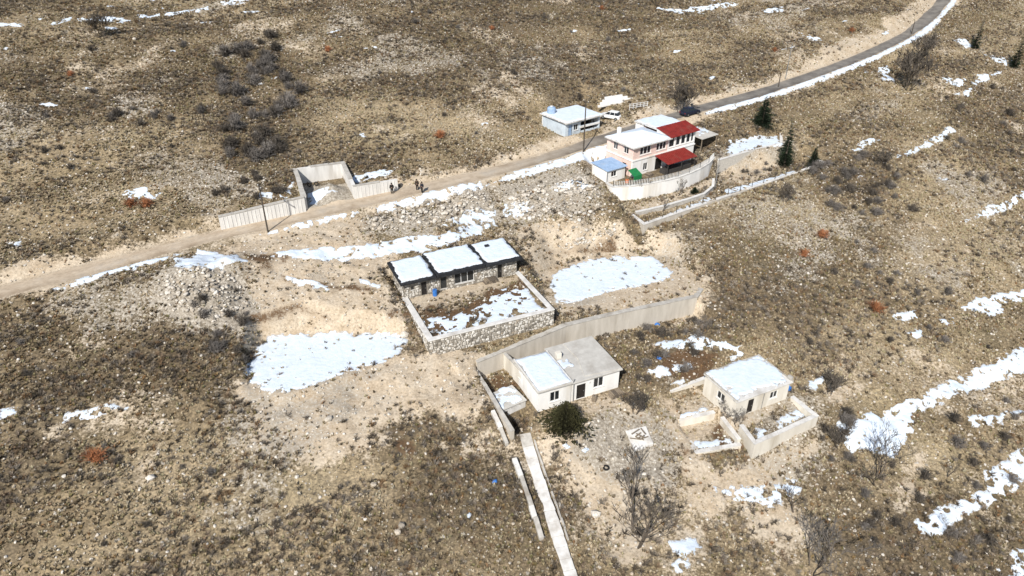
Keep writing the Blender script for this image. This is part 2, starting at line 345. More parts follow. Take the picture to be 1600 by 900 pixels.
def ground_material():
    m, nt, n, l, b = newmat('hillside_ground')
    g = n.new('ShaderNodeNewGeometry').outputs['Position']
    at_ = n.new('ShaderNodeAttribute'); at_.attribute_name = 'surface'; at_.attribute_type = 'GEOMETRY'
    sep = n.new('ShaderNodeSeparateColor'); l.new(at_.outputs['Color'], sep.inputs[0])
    big = noise(n, l, g, .07, 4, .6); mid = noise(n, l, g, .45, 5, .65); fine = noise(n, l, g, 3.2, 5, .75); tiny = noise(n, l, g, 9, 3, .7)
    r1 = ramp(n, [(.30, (.115, .093, .066)), (.45, (.19, .152, .10)), (.56, (.25, .20, .14)), (.70, (.185, .165, .125))]); l.new(mid, r1.inputs[0])
    r2 = ramp(n, [(.36, (.14, .12, .092)), (.5, (.22, .17, .11)), (.64, (.19, .168, .095))]); l.new(big, r2.inputs[0])
    veg = mixc(n, l, .5, r1.outputs[0], r2.outputs[0])
    rf = ramp(n, [(.32, (.42, .41, .40)), (.5, (1.0, 1.0, 1.0)), (.66, (1.85, 1.8, 1.7))]); l.new(fine, rf.inputs[0])
    tn = ramp(n, [(.1, (.10, .077, .05)), (.4, (.175, .137, .087)), (.62, (.25, .197, .125)), (.95, (.37, .30, .20))]); l.new(mathn(n, l, 'ADD', at_.outputs['Alpha'], mathn(n, l, 'MULTIPLY', mathn(n, l, 'SUBTRACT', mid, .5), .5)), tn.inputs[0])
    veg = mixc(n, l, .62, veg, tn.outputs[0])
    veg = mixc(n, l, 1.0, veg, rf.outputs[0], 'MULTIPLY')
    def edge(ch, lo=.35, hi=.65):
        s = mathn(n, l, 'ADD', ch, mathn(n, l, 'ADD', mathn(n, l, 'MULTIPLY', mathn(n, l, 'SUBTRACT', fine, .5), 1.5), mathn(n, l, 'MULTIPLY', mathn(n, l, 'SUBTRACT', mid, .5), 1.1)))
        r = ramp(n, [(lo, (0, 0, 0)), (hi, (1, 1, 1))]); l.new(s, r.inputs[0]); return r.outputs[0]
    rt = ramp(n, [(.25, (.40, .315, .22)), (.45, (.50, .415, .31)), (.6, (.56, .48, .375)), (.78, (.49, .435, .355))]); l.new(mid, rt.inputs[0])
    rt2 = ramp(n, [(.30, (.60, .58, .56)), (.6, (1.1, 1.1, 1.1))]); l.new(fine, rt2.inputs[0])
    tan = mixc(n, l, 1.0, rt.outputs[0], rt2.outputs[0], 'MULTIPLY')
    rg = ramp(n, [(.3, (.14, .12, .095)), (.5, (.34, .30, .245)), (.66, (.58, .54, .47))]); l.new(fine, rg.inputs[0])
    rb = ramp(n, [(.3, (.07, .042, .024)), (.65, (.17, .11, .065))]); l.new(fine, rb.inputs[0])
    col = mixc(n, l, edge(sep.outputs[0]), veg, tan)
    col = mixc(n, l, edge(sep.outputs[1]), col, rg.outputs[0])
    col = mixc(n, l, edge(sep.outputs[2]), col, rb.outputs[0])
    l.new(col, b.inputs['Base Color']); b.inputs['Roughness'].default_value = .95; b.inputs['Specular IOR Level'].default_value = .1
    bumpn(n, l, b, mathn(n, l, 'ADD', fine, mathn(n, l, 'MULTIPLY', tiny, .5)), .8, .12)
    return m
M['ground'] = ground_material()
def road_material():
    m, nt, n, l, b = newmat('road_surface')
    g = n.new('ShaderNodeNewGeometry').outputs['Position']
    at_ = n.new('ShaderNodeAttribute'); at_.attribute_name = 'track'
    sep = n.new('ShaderNodeSeparateColor'); l.new(at_.outputs['Color'], sep.inputs[0])      # R across, G along dirt->asphalt
    f = noise(n, l, g, 2.0, 5, .65); mid = noise(n, l, g, .4, 4, .6)
    rd = ramp(n, [(.3, (.40, .32, .235)), (.55, (.50, .42, .325)), (.75, (.45, .40, .335))]); l.new(mid, rd.inputs[0])
    ra = ramp(n, [(.3, (.13, .122, .115)), (.6, (.23, .215, .195)), (.75, (.29, .265, .235))]); l.new(mid, ra.inputs[0])
    cross = mathn(n, l, 'ADD', sep.outputs[0], mathn(n, l, 'MULTIPLY', mathn(n, l, 'SUBTRACT', mid, .5), .45))
    rut = ramp(n, [(.0, (.74, .72, .70)), (.22, (.92, .91, .9)), (.4, (1, 1, 1)), (.55, (1.03, 1.03, 1.03)), (.7, (.95, .94, .93)), (1, (1.08, 1.06, 1.03))]); l.new(cross, rut.inputs[0])
    grow = mathn(n, l, 'ADD', sep.outputs[1], mathn(n, l, 'MULTIPLY', mathn(n, l, 'SUBTRACT', f, .5), .6), True)
    col = mixc(n, l, grow, rd.outputs[0], ra.outputs[0])
    col = mixc(n, l, 1.0, col, rut.outputs[0], 'MULTIPLY')
    rf = ramp(n, [(.3, (.8, .8, .8)), (.7, (1.12, 1.12, 1.12))]); l.new(f, rf.inputs[0]); col = mixc(n, l, 1.0, col, rf.outputs[0], 'MULTIPLY')
    l.new(col, b.inputs['Base Color']); b.inputs['Roughness'].default_value = .9; b.inputs['Specular IOR Level'].default_value = .15
    bumpn(n, l, b, f, .5, .05)
    return m
M['road'] = road_material()
def snow_material():
    m, nt, n, l, b = newmat('snow')
    g = n.new('ShaderNodeNewGeometry').outputs['Position']
    f = noise(n, l, g, 1.3, 4, .6); r = ramp(n, [(.3, (.60, .685, .78)), (.6, (.68, .76, .86))]); l.new(f, r.inputs[0]); col = r.outputs[0]
    at_ = n.new('ShaderNodeAttribute'); at_.attribute_name = 'depth'          # thin slush lets the soil show
    d = noise(n, l, g, 6, 4, .75)
    thin = mathn(n, l, 'ADD', mathn(n, l, 'MULTIPLY', at_.outputs['Fac'], 7.5), mathn(n, l, 'MULTIPLY', mathn(n, l, 'SUBTRACT', d, .5), 2.4))
    rd = ramp(n, [(.02, (1, 1, 1)), (.30, (0, 0, 0))]); l.new(thin, rd.inputs[0])
    col = mixc(n, l, mathn(n, l, 'MULTIPLY', rd.outputs[0], .8), col, (.30, .25, .19))
    l.new(col, b.inputs['Base Color']); b.inputs['Roughness'].default_value = .7; b.inputs['Specular IOR Level'].default_value = .2
    bumpn(n, l, b, noise(n, l, g, 2.2, 5, .65), .6, .12)
    return m
M['snow'] = snow_material()
M['concrete'] = plain('weathered_concrete', (.36, .34, .31), (.52, .50, .46), 1.6, .9, (.27, .24, .20))
M['concrete_pale'] = plain('pale_concrete', (.55, .54, .52), (.72, .71, .69), 1.4, .9, (.42, .39, .35), streak=True)
M['beige_render'] = plain('beige_cement_render', (.44, .405, .35), (.57, .53, .47), 1.2, .92, (.34, .30, .25), streak=True)
M['white'] = plain('white_plaster', (.76, .755, .74), (.84, .835, .82), 1.1, .85, (.56, .51, .43), bump=.15, streak=True)
M['cream'] = plain('cream_plaster', (.62, .58, .51), (.73, .70, .63), 1.1, .88, (.42, .37, .29), bump=.2, streak=True)
M['pink'] = plain('pink_plaster', (.70, .51, .45), (.78, .61, .55), 1.1, .85, (.72, .62, .57), bump=.1)
M['stone'] = rndmat('fieldstone', [(0, (.28, .25, .21)), (.3, (.48, .435, .37)), (.7, (.70, .66, .60)), (1, (.44, .37, .285))], .9, 4)
def masonry_material():
    m, nt, n, l, b = newmat('rubble_masonry'); g = n.new('ShaderNodeNewGeometry'); tc = n.new('ShaderNodeTexCoord')
    r = ramp(n, [(0, (.14, .125, .105)), (.25, (.34, .31, .265)), (.55, (.55, .52, .47)), (.85, (.70, .68, .64)), (1, (.30, .25, .19))]); l.new(g.outputs['Random Per Island'], r.inputs[0])
    f = noise(n, l, tc.outputs['Object'], 9, 4); r2 = ramp(n, [(.3, (.65, .65, .65)), (.7, (1.15, 1.15, 1.15))]); l.new(f, r2.inputs[0])
    l.new(mixc(n, l, 1.0, r.outputs[0], r2.outputs[0], 'MULTIPLY'), b.inputs['Base Color']); b.inputs['Roughness'].default_value = .9; bumpn(n, l, b, f, .5, .04); return m
M['masonry'] = masonry_material()
M['mortar'] = plain('lime_mortar', (.17, .155, .13), (.28, .255, .22), 3, .95, bump=.3)
M['membrane'] = plain('black_roof_membrane', (.012, .013, .016), (.03, .032, .036), 2, .65)
M['roofgrey'] = plain('grey_roof_screed', (.44, .425, .395), (.55, .535, .50), 1.3, .9, (.36, .335, .30))
M['red'] = plain('red_sheet_roof', (.15, .014, .010), (.25, .026, .02), 1.6, .65, (.20, .06, .045), bump=.05, spec=.4)
M['blue'] = plain('faded_blue_sheet', (.24, .35, .52), (.33, .45, .62), 1.5, .6, (.38, .44, .52), bump=.05)
M['bluepaint'] = plain('pale_blue_paint', (.50, .58, .66), (.62, .69, .75), 2, .7, (.42, .47, .52), bump=.05)
M['bluebright'] = plain('blue_plastic', (.03, .13, .42), (.05, .20, .55), 3, .45, bump=.05)
M['green'] = plain('green_tarpaulin', (.01, .14, .045), (.02, .21, .07), 4, .6, bump=.3)
M['glass'] = plain('dark_window_glass', (.012, .015, .018), (.03, .035, .04), .8, .12, bump=0, spec=.6)
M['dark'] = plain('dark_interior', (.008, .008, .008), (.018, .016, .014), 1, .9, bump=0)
M['frame'] = plain('white_window_frame', (.66, .66, .65), (.76, .76, .75), 4, .5, bump=0)
M['door'] = plain('black_steel_door', (.012, .011, .011), (.028, .025, .023), 3, .5, bump=.05)
M['metal'] = plain('galvanised_steel', (.25, .26, .27), (.40, .41, .42), 5, .5, metal=.6, bump=.05)
M['iron'] = plain('dark_iron', (.035, .033, .032), (.07, .066, .062), 5, .6, bump=.05)
M['wood'] = plain('weathered_timber', (.16, .125, .09), (.28, .235, .18), 6, .9, streak=True)
M['pole'] = plain('dark_timber_pole', (.05, .042, .035), (.10, .085, .07), 5, .9)
M['bark'] = plain('bark', (.075, .06, .048), (.15, .125, .10), 8, .95)
M['twig'] = plain('grey_twigs', (.11, .10, .092), (.22, .20, .182), 5, .95, bump=0, rnd=.5)
M['twigdark'] = plain('dark_twigs', (.06, .052, .044), (.125, .108, .09), 5, .95, bump=0, rnd=.5)
M['twigred'] = plain('rusty_leaves', (.26, .10, .045), (.38, .17, .08), 5, .95, bump=0, rnd=.4)
M['needle'] = plain('conifer_needles', (.012, .022, .012), (.032, .048, .022), 6, .9, bump=0)
M['needleolive'] = plain('olive_conifer_needles', (.018, .020, .008), (.06, .055, .02), 5, .9, bump=0)
M['rubber'] = plain('tyre_rubber', (.012, .012, .012), (.025, .024, .023), 8, .85)
M['carwhite'] = plain('white_car_paint', (.72, .73, .74), (.78, .79, .80), 2, .3, bump=0, spec=.5)
M['cardark'] = plain('dark_car_paint', (.012, .015, .03), (.02, .024, .045), 2, .3, bump=0, spec=.5)
M['lamp'] = plain('lamp_glass', (.5, .5, .5), (.65, .65, .62), 5, .2, bump=0)
M['gravel'] = plain('heaped_gravel', (.22, .19, .15), (.42, .37, .30), 6, .95, bump=.6)
M['skin'] = plain('skin', (.45, .28, .20), (.52, .33, .24), 9, .6, bump=0)
M['hair'] = plain('dark_hair', (.012, .010, .008), (.03, .025, .02), 9, .7, bump=0)
M['clothnavy'] = plain('navy_cloth', (.012, .014, .022), (.025, .028, .04), 9, .9, bump=.1)
M['clothblack'] = plain('black_cloth', (.010, .010, .010), (.022, .02, .02), 9, .9, bump=.1)
M['clothbrown'] = plain('brown_cloth', (.035, .026, .02), (.06, .045, .035), 9, .9, bump=.1)
M['litter'] = plain('crumpled_plastic', (.45, .55, .70), (.70, .74, .80), 5, .5)
M['orange'] = plain('orange_plastic', (.50, .13, .04), (.60, .2, .08), 4, .6, bump=0)
M['straw'] = rndmat('dry_grass', [(0, (.08, .063, .042)), (.25, (.16, .128, .085)), (.45, (.25, .195, .125)), (.62, (.33, .265, .175)), (.74, (.19, .175, .08)), (.88, (.26, .155, .08)), (1, (.31, .28, .235))])
M['pale_grass'] = rndmat('pale_straw_grass', [(0, (.31, .25, .165)), (.35, (.44, .365, .255)), (.65, (.56, .48, .355)), (.85, (.40, .355, .215)), (1, (.50, .46, .40))])
M['scrub'] = rndmat('low_grey_scrub', [(0, (.06, .05, .04)), (.35, (.125, .105, .084)), (.65, (.22, .195, .165)), (.85, (.20, .125, .065)), (1, (.31, .275, .235))])

# ------------------------------------------------------------------ the ground sheet
ny, nx = XX.shape
me = bpy.data.meshes.new('hillside')
idx = np.arange(nx*ny).reshape(ny, nx)
quads = np.stack([idx[:-1, :-1], idx[:-1, 1:], idx[1:, 1:], idx[1:, :-1]], -1).reshape(-1, 4)
def np_mesh(me, co, quads, smooth=True):
    me.vertices.add(len(co)); me.vertices.foreach_set('co', co.astype(np.float32).ravel())
    k = quads.shape[1]; me.loops.add(quads.size); me.loops.foreach_set('vertex_index', quads.astype(np.int32).ravel())
    me.polygons.add(len(quads)); me.polygons.foreach_set('loop_start', np.arange(0, quads.size, k, dtype=np.int32))
    me.polygons.foreach_set('use_smooth', np.full(len(quads), smooth)); me.update(calc_edges=True); me.validate()
np_mesh(me, np.stack([XX.ravel(), YY.ravel(), ZZ.ravel()], 1), quads)
ca = me.color_attributes.new('surface', 'FLOAT_COLOR', 'POINT')
ca.data.foreach_set('color', np.stack([MT, MG, MBn, TONE], 1).astype(np.float32).ravel())
me.materials.append(M['ground'])
tag(mesh_obj('hillside', me), kind='structure')

# road: one sheet laid on its bench
def offset_line(pts, off):
    d = np.gradient(pts[:, :2], axis=0); d /= np.linalg.norm(d, axis=1)[:, None]
    return pts[:, :2]+np.stack([-d[:, 1], d[:, 0]], 1)*np.reshape(off, (-1, 1))
def resample(P, step):
    s = np.r_[0, np.cumsum(np.linalg.norm(np.diff(P[:, :2], axis=0), axis=1))]; t = np.arange(0, s[-1], step)
    return np.stack([np.interp(t, s, P[:, k]) for k in range(3)], 1), t
RS, RT = resample(ROAD, .5)
ks = np.linspace(-1, 1, 11); co = []; tr = []
wob = 1+.30*(fbm(RT, RT*0, 5, 4, 91)-.5)*2
for k in ks:
    o_ = offset_line(RS, k*1.72*wob); z = np.maximum(hfast(o_[:, 0], o_[:, 1]), RS[:, 2]-.03)+.03-(.05 if abs(k) > .99 else 0)
    z = z-.025*np.exp(-((abs(k)-.42)/.13)**2)
    co.append(np.c_[o_, z]); dirt = np.clip((o_[:, 0]+6)/26, 0, 1); tr.append(np.c_[np.full(len(o_), (k+1)/2), dirt, dirt*0, dirt*0+1])
co = np.stack(co, 1); tr = np.stack(tr, 1); n0, n1 = co.shape[:2]; idx = np.arange(n0*n1).reshape(n0, n1)
me = bpy.data.meshes.new('road'); np_mesh(me, co.reshape(-1, 3), np.stack([idx[:-1, :-1], idx[1:, :-1], idx[1:, 1:], idx[:-1, 1:]], -1).reshape(-1, 4)[:, ::-1])
ca = me.color_attributes.new('track', 'FLOAT_COLOR', 'POINT'); ca.data.foreach_set('color', tr.reshape(-1, 4).astype(np.float32).ravel())
me.materials.append(M['road']); tag(mesh_obj('road', me), kind='structure')

# ------------------------------------------------------------------ snow
SNOWMASK = np.zeros(XX.shape)
def snow_sheet(name, polys, rag=1.0, hole=0.0, thick=.09, step=.15, zf=None, parent=None, label=None, slope=.2, seed=0):
    """a sheet that dips under the surface where the snow ends, so its edge is where it melts out"""
    cos, qs, nb, dep = [], [], 0, []
    for P in polys:
        P = np.asarray(P)[:, :2]; lo = P.min(0)-1.5; hi = P.max(0)+1.5
        gx = np.arange(lo[0], hi[0], step); gy = np.arange(lo[1], hi[1], step); X, Y = np.meshgrid(gx, gy)
        d = -sdf(X.ravel(), Y.ravel(), P).reshape(X.shape)
        d = d+rag*((fbm(X, Y, 2.6, 2, 101+seed)-.5)*1.0+(fbm(X, Y, .7, 3, 107+seed)-.5)*1.5)+.12
        if hole: d = d-hole*np.maximum(0, fbm(X, Y, .75, 3, 113+seed)-.56)*20
        t = np.clip(d*slope, -.13, thick)+(fbm(X, Y, 1.6, 2, 119)-.5)*.05*(d > 0)
        keep = t > -.10; fk = keep[:-1, :-1] & keep[:-1, 1:] & keep[1:, 1:] & keep[1:, :-1] & (np.maximum(np.maximum(t[:-1, :-1], t[1:, 1:]), np.maximum(t[1:, :-1], t[:-1, 1:])) > -.05)
        if not fk.any(): continue
        Z = (zf(X, Y) if zf else hfast(X.ravel(), Y.ravel()).reshape(X.shape))+t
        id_ = np.arange(X.size).reshape(X.shape)
        q = np.stack([id_[:-1, :-1], id_[:-1, 1:], id_[1:, 1:], id_[1:, :-1]], -1)[fk]
        used = np.unique(q); mp = np.full(X.size, -1); mp[used] = np.arange(len(used))
        cos.append(np.stack([X.ravel(), Y.ravel(), Z.ravel()], 1)[used]); qs.append(mp[q]+nb); nb += len(used); dep.append(t.ravel()[used])
        if parent is None:
            SNOWMASK[np.clip(np.searchsorted(GY, Y.ravel()[used]), 0, ny-1), np.clip(np.searchsorted(GX, X.ravel()[used]), 0, nx-1)] = np.maximum(0, (t.ravel()[used] > 0).astype(float))
    if not cos: return None
    me = bpy.data.meshes.new(name); np_mesh(me, np.concatenate(cos), np.concatenate(qs)); me.materials.append(M['snow'])
    da = me.attributes.new('depth', 'FLOAT', 'POINT'); da.data.foreach_set('value', np.concatenate(dep).astype(np.float32))
    o = mesh_obj(name, me, parent)
    if parent is None: tag(o, label, kind='stuff')
    return o
SNOW = [
 ('wide snow field on the levelled ground left of the stone house', .6, .22, [[(388, 602), (384, 575), (400, 545), (420, 528), (470, 521), (540, 520), (600, 522), (640, 530), (625, 547), (615, 560), (560, 577), (525, 587), (485, 602), (450, 613), (410, 611)]]),
 ('snow sheet on the bare terrace right of the stone house', .6, .2, [[(862, 428), (900, 411), (960, 401), (1020, 403), (1050, 425), (1055, 437), (1000, 447), (960, 454), (900, 472), (870, 474), (860, 450)]]),
 ('patchy snow in the walled yard before the stone house', .7, 1.1, [[(655, 503), (700, 492), (735, 487), (760, 470), (780, 453), (820, 450), (852, 485), (760, 510), (680, 532), (665, 530)]]),
 ('snow puddle below the road bend, left of the tan bank', .8, .2, [[(268, 402), (300, 404), (310, 389), (335, 393), (385, 408), (350, 416), (300, 423), (270, 414)]]),
 ('long snow streak on the bench behind the stone house', .75, .35, [[(410, 397), (480, 388), (560, 383), (620, 373), (690, 366), (720, 353), (770, 343), (776, 356), (740, 369), (690, 386), (650, 394), (560, 404), (500, 406), (440, 403)]]),
 ('snow among the grey rubble below the road', 1.0, .8, [[(785, 335), (790, 321), (835, 317), (832, 331), (805, 340)], [(860, 293), (890, 278), (925, 290), (915, 303), (880, 302)], [(690, 352), (730, 330), (770, 320), (772, 335), (740, 352)]]),
 ('big snow tongue on the slope right of the small cream house', .6, .25, [[(1313, 694), (1310, 660), (1350, 650), (1400, 636), (1450, 611), (1500, 588), (1560, 561), (1610, 533), (1610, 580), (1560, 595), (1500, 615), (1460, 636), (1430, 651), (1428, 670), (1395, 712), (1350, 702), (1330, 707)]]),
 ('ragged snow drift near the lower right edge', .65, .3, [[(1430, 817), (1470, 796), (1510, 776), (1545, 770), (1540, 736), (1590, 706), (1610, 698), (1610, 748), (1560, 781), (1520, 801), (1490, 821), (1470, 836), (1440, 830)]]),
 ('snow patch in the lower right corner', 1.0, .5, [[(1545, 897), (1580, 871), (1610, 842), (1610, 905), (1560, 908)]]),
 ('slanting snow streak above the right slope', .8, .4, [[(1400, 246), (1440, 226), (1485, 197), (1492, 204), (1470, 221), (1430, 241)]]),
 ('snow streak at the right edge, level with the terrace', .8, .5, [[(1508, 346), (1540, 325), (1610, 296), (1610, 309), (1550, 336)]]),
 ('broken snow patches at the right edge of the slope', .7, .45, [[(1500, 481), (1530, 465), (1610, 453), (1610, 468), (1560, 476), (1572, 490), (1540, 494)], [(1395, 490), (1430, 485), (1433, 497), (1400, 500)], [(1410, 520), (1440, 517), (1436, 527)], [(1465, 500), (1492, 496), (1480, 507)], [(1508, 656), (1560, 650), (1592, 640), (1600, 646), (1560, 661), (1520, 666)]]),
 ('jagged snow patch downhill of the small cream house', 1.0, .5, [[(1118, 762), (1180, 765), (1240, 750), (1247, 765), (1215, 790), (1160, 779), (1125, 776)]]),
 ('small forked snow patch near the bottom edge', .7, .3, [[(1048, 850), (1085, 840), (1094, 855), (1072, 866), (1076, 886), (1048, 894), (1058, 870)]]),
 ('thin snow streaks on the left slope', .8, .4, [[(90, 652), (120, 642), (190, 630), (200, 637), (150, 651), (100, 657)], [(-5, 640), (25, 638), (28, 650), (-5, 659)], [(12, 379), (35, 377), (33, 384), (14, 385)]]),
 ('snow line along the field bank at the upper left', .6, .6, [[(-5, 35), (35, 37), (35, 41), (-5, 42)], [(70, 39), (110, 26), (112, 32), (80, 40)], [(120, 27), (195, 28), (190, 36), (122, 33)], [(255, 21), (325, 10), (326, 15), (260, 26)], [(345, 3), (390, -3), (390, 4), (350, 8)], [(215, 24), (248, 22), (247, 28), (217, 29)]]),
 ('snow strips on the waste ground between the two lower houses', .8, .5, [[(1018, 537), (1060, 529), (1160, 540), (1163, 551), (1100, 547), (1050, 545)], [(1016, 579), (1076, 571), (1070, 581), (1020, 586)], [(1255, 600), (1285, 587), (1287, 602), (1265, 608)], [(1130, 563), (1160, 550), (1163, 558)]]),
 ('snow on the raised garden beside the pink house', .7, .35, [[(1134, 238), (1140, 223), (1180, 214), (1215, 211), (1219, 225), (1170, 237), (1140, 244)]]),
 ('snow strip behind the lower garden wall of the pink house', .5, .4, [[(1130, 297), (1200, 279), (1240, 267), (1243, 274), (1180, 292), (1135, 304)], [(1003, 352), (1060, 327), (1110, 306), (1112, 313), (1060, 335), (1012, 354)]]),
 ('scattered snow around the conifers at the upper right', .9, .6, [[(1488, 62), (1508, 59), (1519, 72), (1510, 75)], [(1538, 85), (1568, 88), (1578, 104), (1557, 99)], [(1470, 121), (1512, 125), (1500, 137), (1480, 130)], [(1515, 130), (1530, 118), (1567, 110), (1545, 124), (1522, 134)], [(1490, 148), (1520, 137), (1512, 152)], [(1340, 225), (1372, 213), (1374, 218), (1345, 231)], [(1325, 235), (1350, 228), (1345, 236)], [(1372, 108), (1386, 104), (1390, 118), (1400, 128), (1378, 126)]]),
 ('snow crumbs along the track edge at the top', .8, .7, [[(1020, 11), (1060, 15), (1140, 3), (1152, 7), (1060, 21)], [(1190, 16), (1225, 10), (1223, 19), (1195, 21)], [(1245, 50), (1285, 62), (1270, 64)]]),
 ('snow caught above the concrete retaining wall', .8, .6, [[(545, 279), (590, 266), (616, 265), (605, 275), (560, 285)], [(395, 306), (425, 300), (424, 309), (397, 314)], [(430, 307), (452, 297), (455, 305), (435, 313)], [(445, 290), (458, 283), (458, 297)]]),
 ('thin snow line in the ruts left of the stone house', .4, .2, [[(448, 433), (490, 441), (522, 453), (505, 456), (460, 443)], [(560, 436), (600, 446), (590, 452), (565, 442)]]),
 ('snow cap on the round bush above the road', .5, .4, [[(188, 300), (215, 293), (252, 302), (243, 311), (200, 313)]]),
]
for k, (lab, rag, hole, pp) in enumerate(SNOW):
    snow_sheet('snow_patch', [survey(p, hfast) for p in pp], rag*.8, hole, label=lab, seed=k)
def road_strip(t0, t1, o0, o1):
    k = (RT >= t0) & (RT <= t1); seg = RS[k]; n_ = len(seg); taper = np.minimum(1, np.minimum(np.arange(n_), n_-1-np.arange(n_))/8.0)
    mid_ = (o0+o1)/2; return np.r_[offset_line(seg, mid_+(o0-mid_)*taper), offset_line(seg, mid_+(o1-mid_)*taper)[::-1]]
def road_t(u, v):
    p = survey([(u, v)], base)[0]; return RT[np.argmin(np.hypot(RS[:, 0]-p[0], RS[:, 1]-p[1]))]
for lab, rag, hole, rngs in [
  ('narrow snow bank along the lower edge of the left road', .5, .2, [((70, 440), (275, 385), -3.5, -2.1)]),
  ('broken snow edge along the road opposite the concrete wall', .7, .5, [((400, 352), (555, 318), -3.1, -2.2), ((560, 318), (760, 272), -3.9, -2.1)]),
  ('snow bank along the road before the pink house', .5, .2, [((765, 271), (945, 216), -3.9, -2.0)]),
  ('continuous snow bank along the climbing road at the upper right', .35, .1, [((1085, 172), (1500, -40), -3.1, -1.8)])]:
    snow_sheet('snow_patch', [road_strip(road_t(*a_), road_t(*b_), o0, o1) for a_, b_, o0, o1 in rngs], rag, hole, label=lab)
# crumbs of old snow in hollows of the upper slope
crumbs = []
for _ in range(75):
    u, v = random.uniform(-20, 1620), random.choice([random.uniform(-5, 240), random.uniform(-5, 60), random.uniform(220, 620)])
    if v > 230 and u < 1320: continue
    p = sv(u, v); w, h_ = random.uniform(.4, 1.9), random.uniform(.15, .45); a_ = R(24)+random.uniform(-.3, .3)
    crumbs.append([(p.x+w*math.cos(t)*math.cos(a_)-h_*math.sin(t)*math.sin(a_), p.y+w*math.cos(t)*math.sin(a_)+h_*math.sin(t)*math.cos(a_)) for t in np.linspace(0, 2*math.pi, 9)[:-1]])
snow_sheet('snow_crumbs', crumbs, .35, .3, label='small crumbs of old snow in hollows of the dry slopes')

# ------------------------------------------------------------------ walls and houses: builders
def facade(parent, fmap, length, z0, z1, openings, mat, name='wall', thick=.28):
    """one wall with real openings; fmap(s, d, z) gives local coordinates, d inward. openings: (s0, s1, z0, z1)"""
    m = MB()
    xs = sorted({0, length, *[o[0] for o in openings], *[o[1] for o in openings]}); zs = sorted({z0, z1, *[o[2] for o in openings], *[o[3] for o in openings]})
    for a_, b_ in zip(xs, xs[1:]):
        for c, d in zip(zs, zs[1:]):
            cx, cz = (a_+b_)/2, (c+d)/2
            if any(o[0] < cx < o[1] and o[2] < cz < o[3] for o in openings): continue
            for dep in (0, thick): m.add([fmap(a_, dep, c), fmap(b_, dep, c), fmap(b_, dep, d), fmap(a_, dep, d)], [(0, 1, 2, 3)])
    def strip(p): m.add([fmap(p[0][0], 0, p[0][1]), fmap(p[1][0], 0, p[1][1]), fmap(p[1][0], thick, p[1][1]), fmap(p[0][0], thick, p[0][1])], [(0, 1, 2, 3)])
    for o in openings+[(0, length, z0, z1)]:
        q = [(o[0], o[2]), (o[1], o[2]), (o[1], o[3]), (o[0], o[3])]
        for k in range(4): strip((q[k], q[(k+1) % 4]))
    me = bpy.data.meshes.new(name); me.from_pydata(m.v, [], m.f); me.materials.append(mat)
    return mesh_obj(name, me, parent)
def fbox(m, fmap, s0, s1, d0, d1, z0, z1):
    lo = [fmap(s0, d0, z0), fmap(s1, d0, z0), fmap(s1, d1, z0), fmap(s0, d1, z0)]; hi = [fmap(s0, d0, z1), fmap(s1, d0, z1), fmap(s1, d1, z1), fmap(s0, d1, z1)]
    m.hexa(lo, hi)
def window(parent, fmap, o, mull=1, mat='frame', glass='glass', sill=True, w=.07):
    s0, s1, z0, z1 = o; m = MB()
    fbox(m, fmap, s0, s0+w, .08, .15, z0, z1); fbox(m, fmap, s1-w, s1, .08, .15, z0, z1)
    fbox(m, fmap, s0+w, s1-w, .08, .15, z0, z0+w); fbox(m, fmap, s0+w, s1-w, .08, .15, z1-w, z1)
    for k in range(mull):
        c = s0+(s1-s0)*(k+1)/(mull+1); fbox(m, fmap, c-w/2, c+w/2, .082, .148, z0+w, z1-w)
    wd = m.build('window', M[mat], parent)
    for k in range(mull+1):
        a_ = s0+(s1-s0)*k/(mull+1); b_ = s0+(s1-s0)*(k+1)/(mull+1); p = MB(); fbox(p, fmap, a_+w*.5, b_-w*.5, .11, .12, z0+w*.5, z1-w*.5); p.build('pane', M[glass], wd)
    if sill:
        q = MB(); fbox(q, fmap, s0-.08, s1+.08, -.07, .10, z0-.07, z0-.004); q.build('sill', M['concrete_pale'], wd)
    return wd
def door(parent, fmap, o, mat='door'):
    m = MB(); s0, s1, z0, z1 = o; fbox(m, fmap, s0+.06, s1-.06, .10, .15, z0+.02, z1-.06)
    for k in range(3): zc = z0+.25+k*(z1-z0-.4)/3; fbox(m, fmap, s0+.18, s1-.18, .085, .10, zc, zc+(z1-z0-.4)/3-.12)
    d = m.build('door', M[mat], parent)
    f = MB(); fbox(f, fmap, s0, s0+.06, .06, .17, z0, z1); fbox(f, fmap, s1-.06, s1, .06, .17, z0, z1); fbox(f, fmap, s0+.06, s1-.06, .06, .17, z1-.06, z1); f.build('door_frame', M['iron'], d)
    h = MB(); fbox(h, fmap, s1-.24, s1-.14, .03, .085, z0+.98, z0+1.03); h.build('handle', M['metal'], d)
    return d
def front(x0, y0): return lambda s, d, z: (x0+s, y0+d, z)
def left(x0, y0): return lambda s, d, z: (x0+d, y0+s, z)
def right(x0, y0): return lambda s, d, z: (x0-d, y0+s, z)
def back(x0, y0): return lambda s, d, z: (x0+s, y0-d, z)
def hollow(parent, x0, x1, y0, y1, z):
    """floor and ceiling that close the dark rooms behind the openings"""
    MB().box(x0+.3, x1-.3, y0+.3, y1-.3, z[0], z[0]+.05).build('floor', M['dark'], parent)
    MB().box(x0+.3, x1-.3, y0+2.2, y0+2.25, z[0]+.06, z[1]-.05).build('partition', M['dark'], parent)
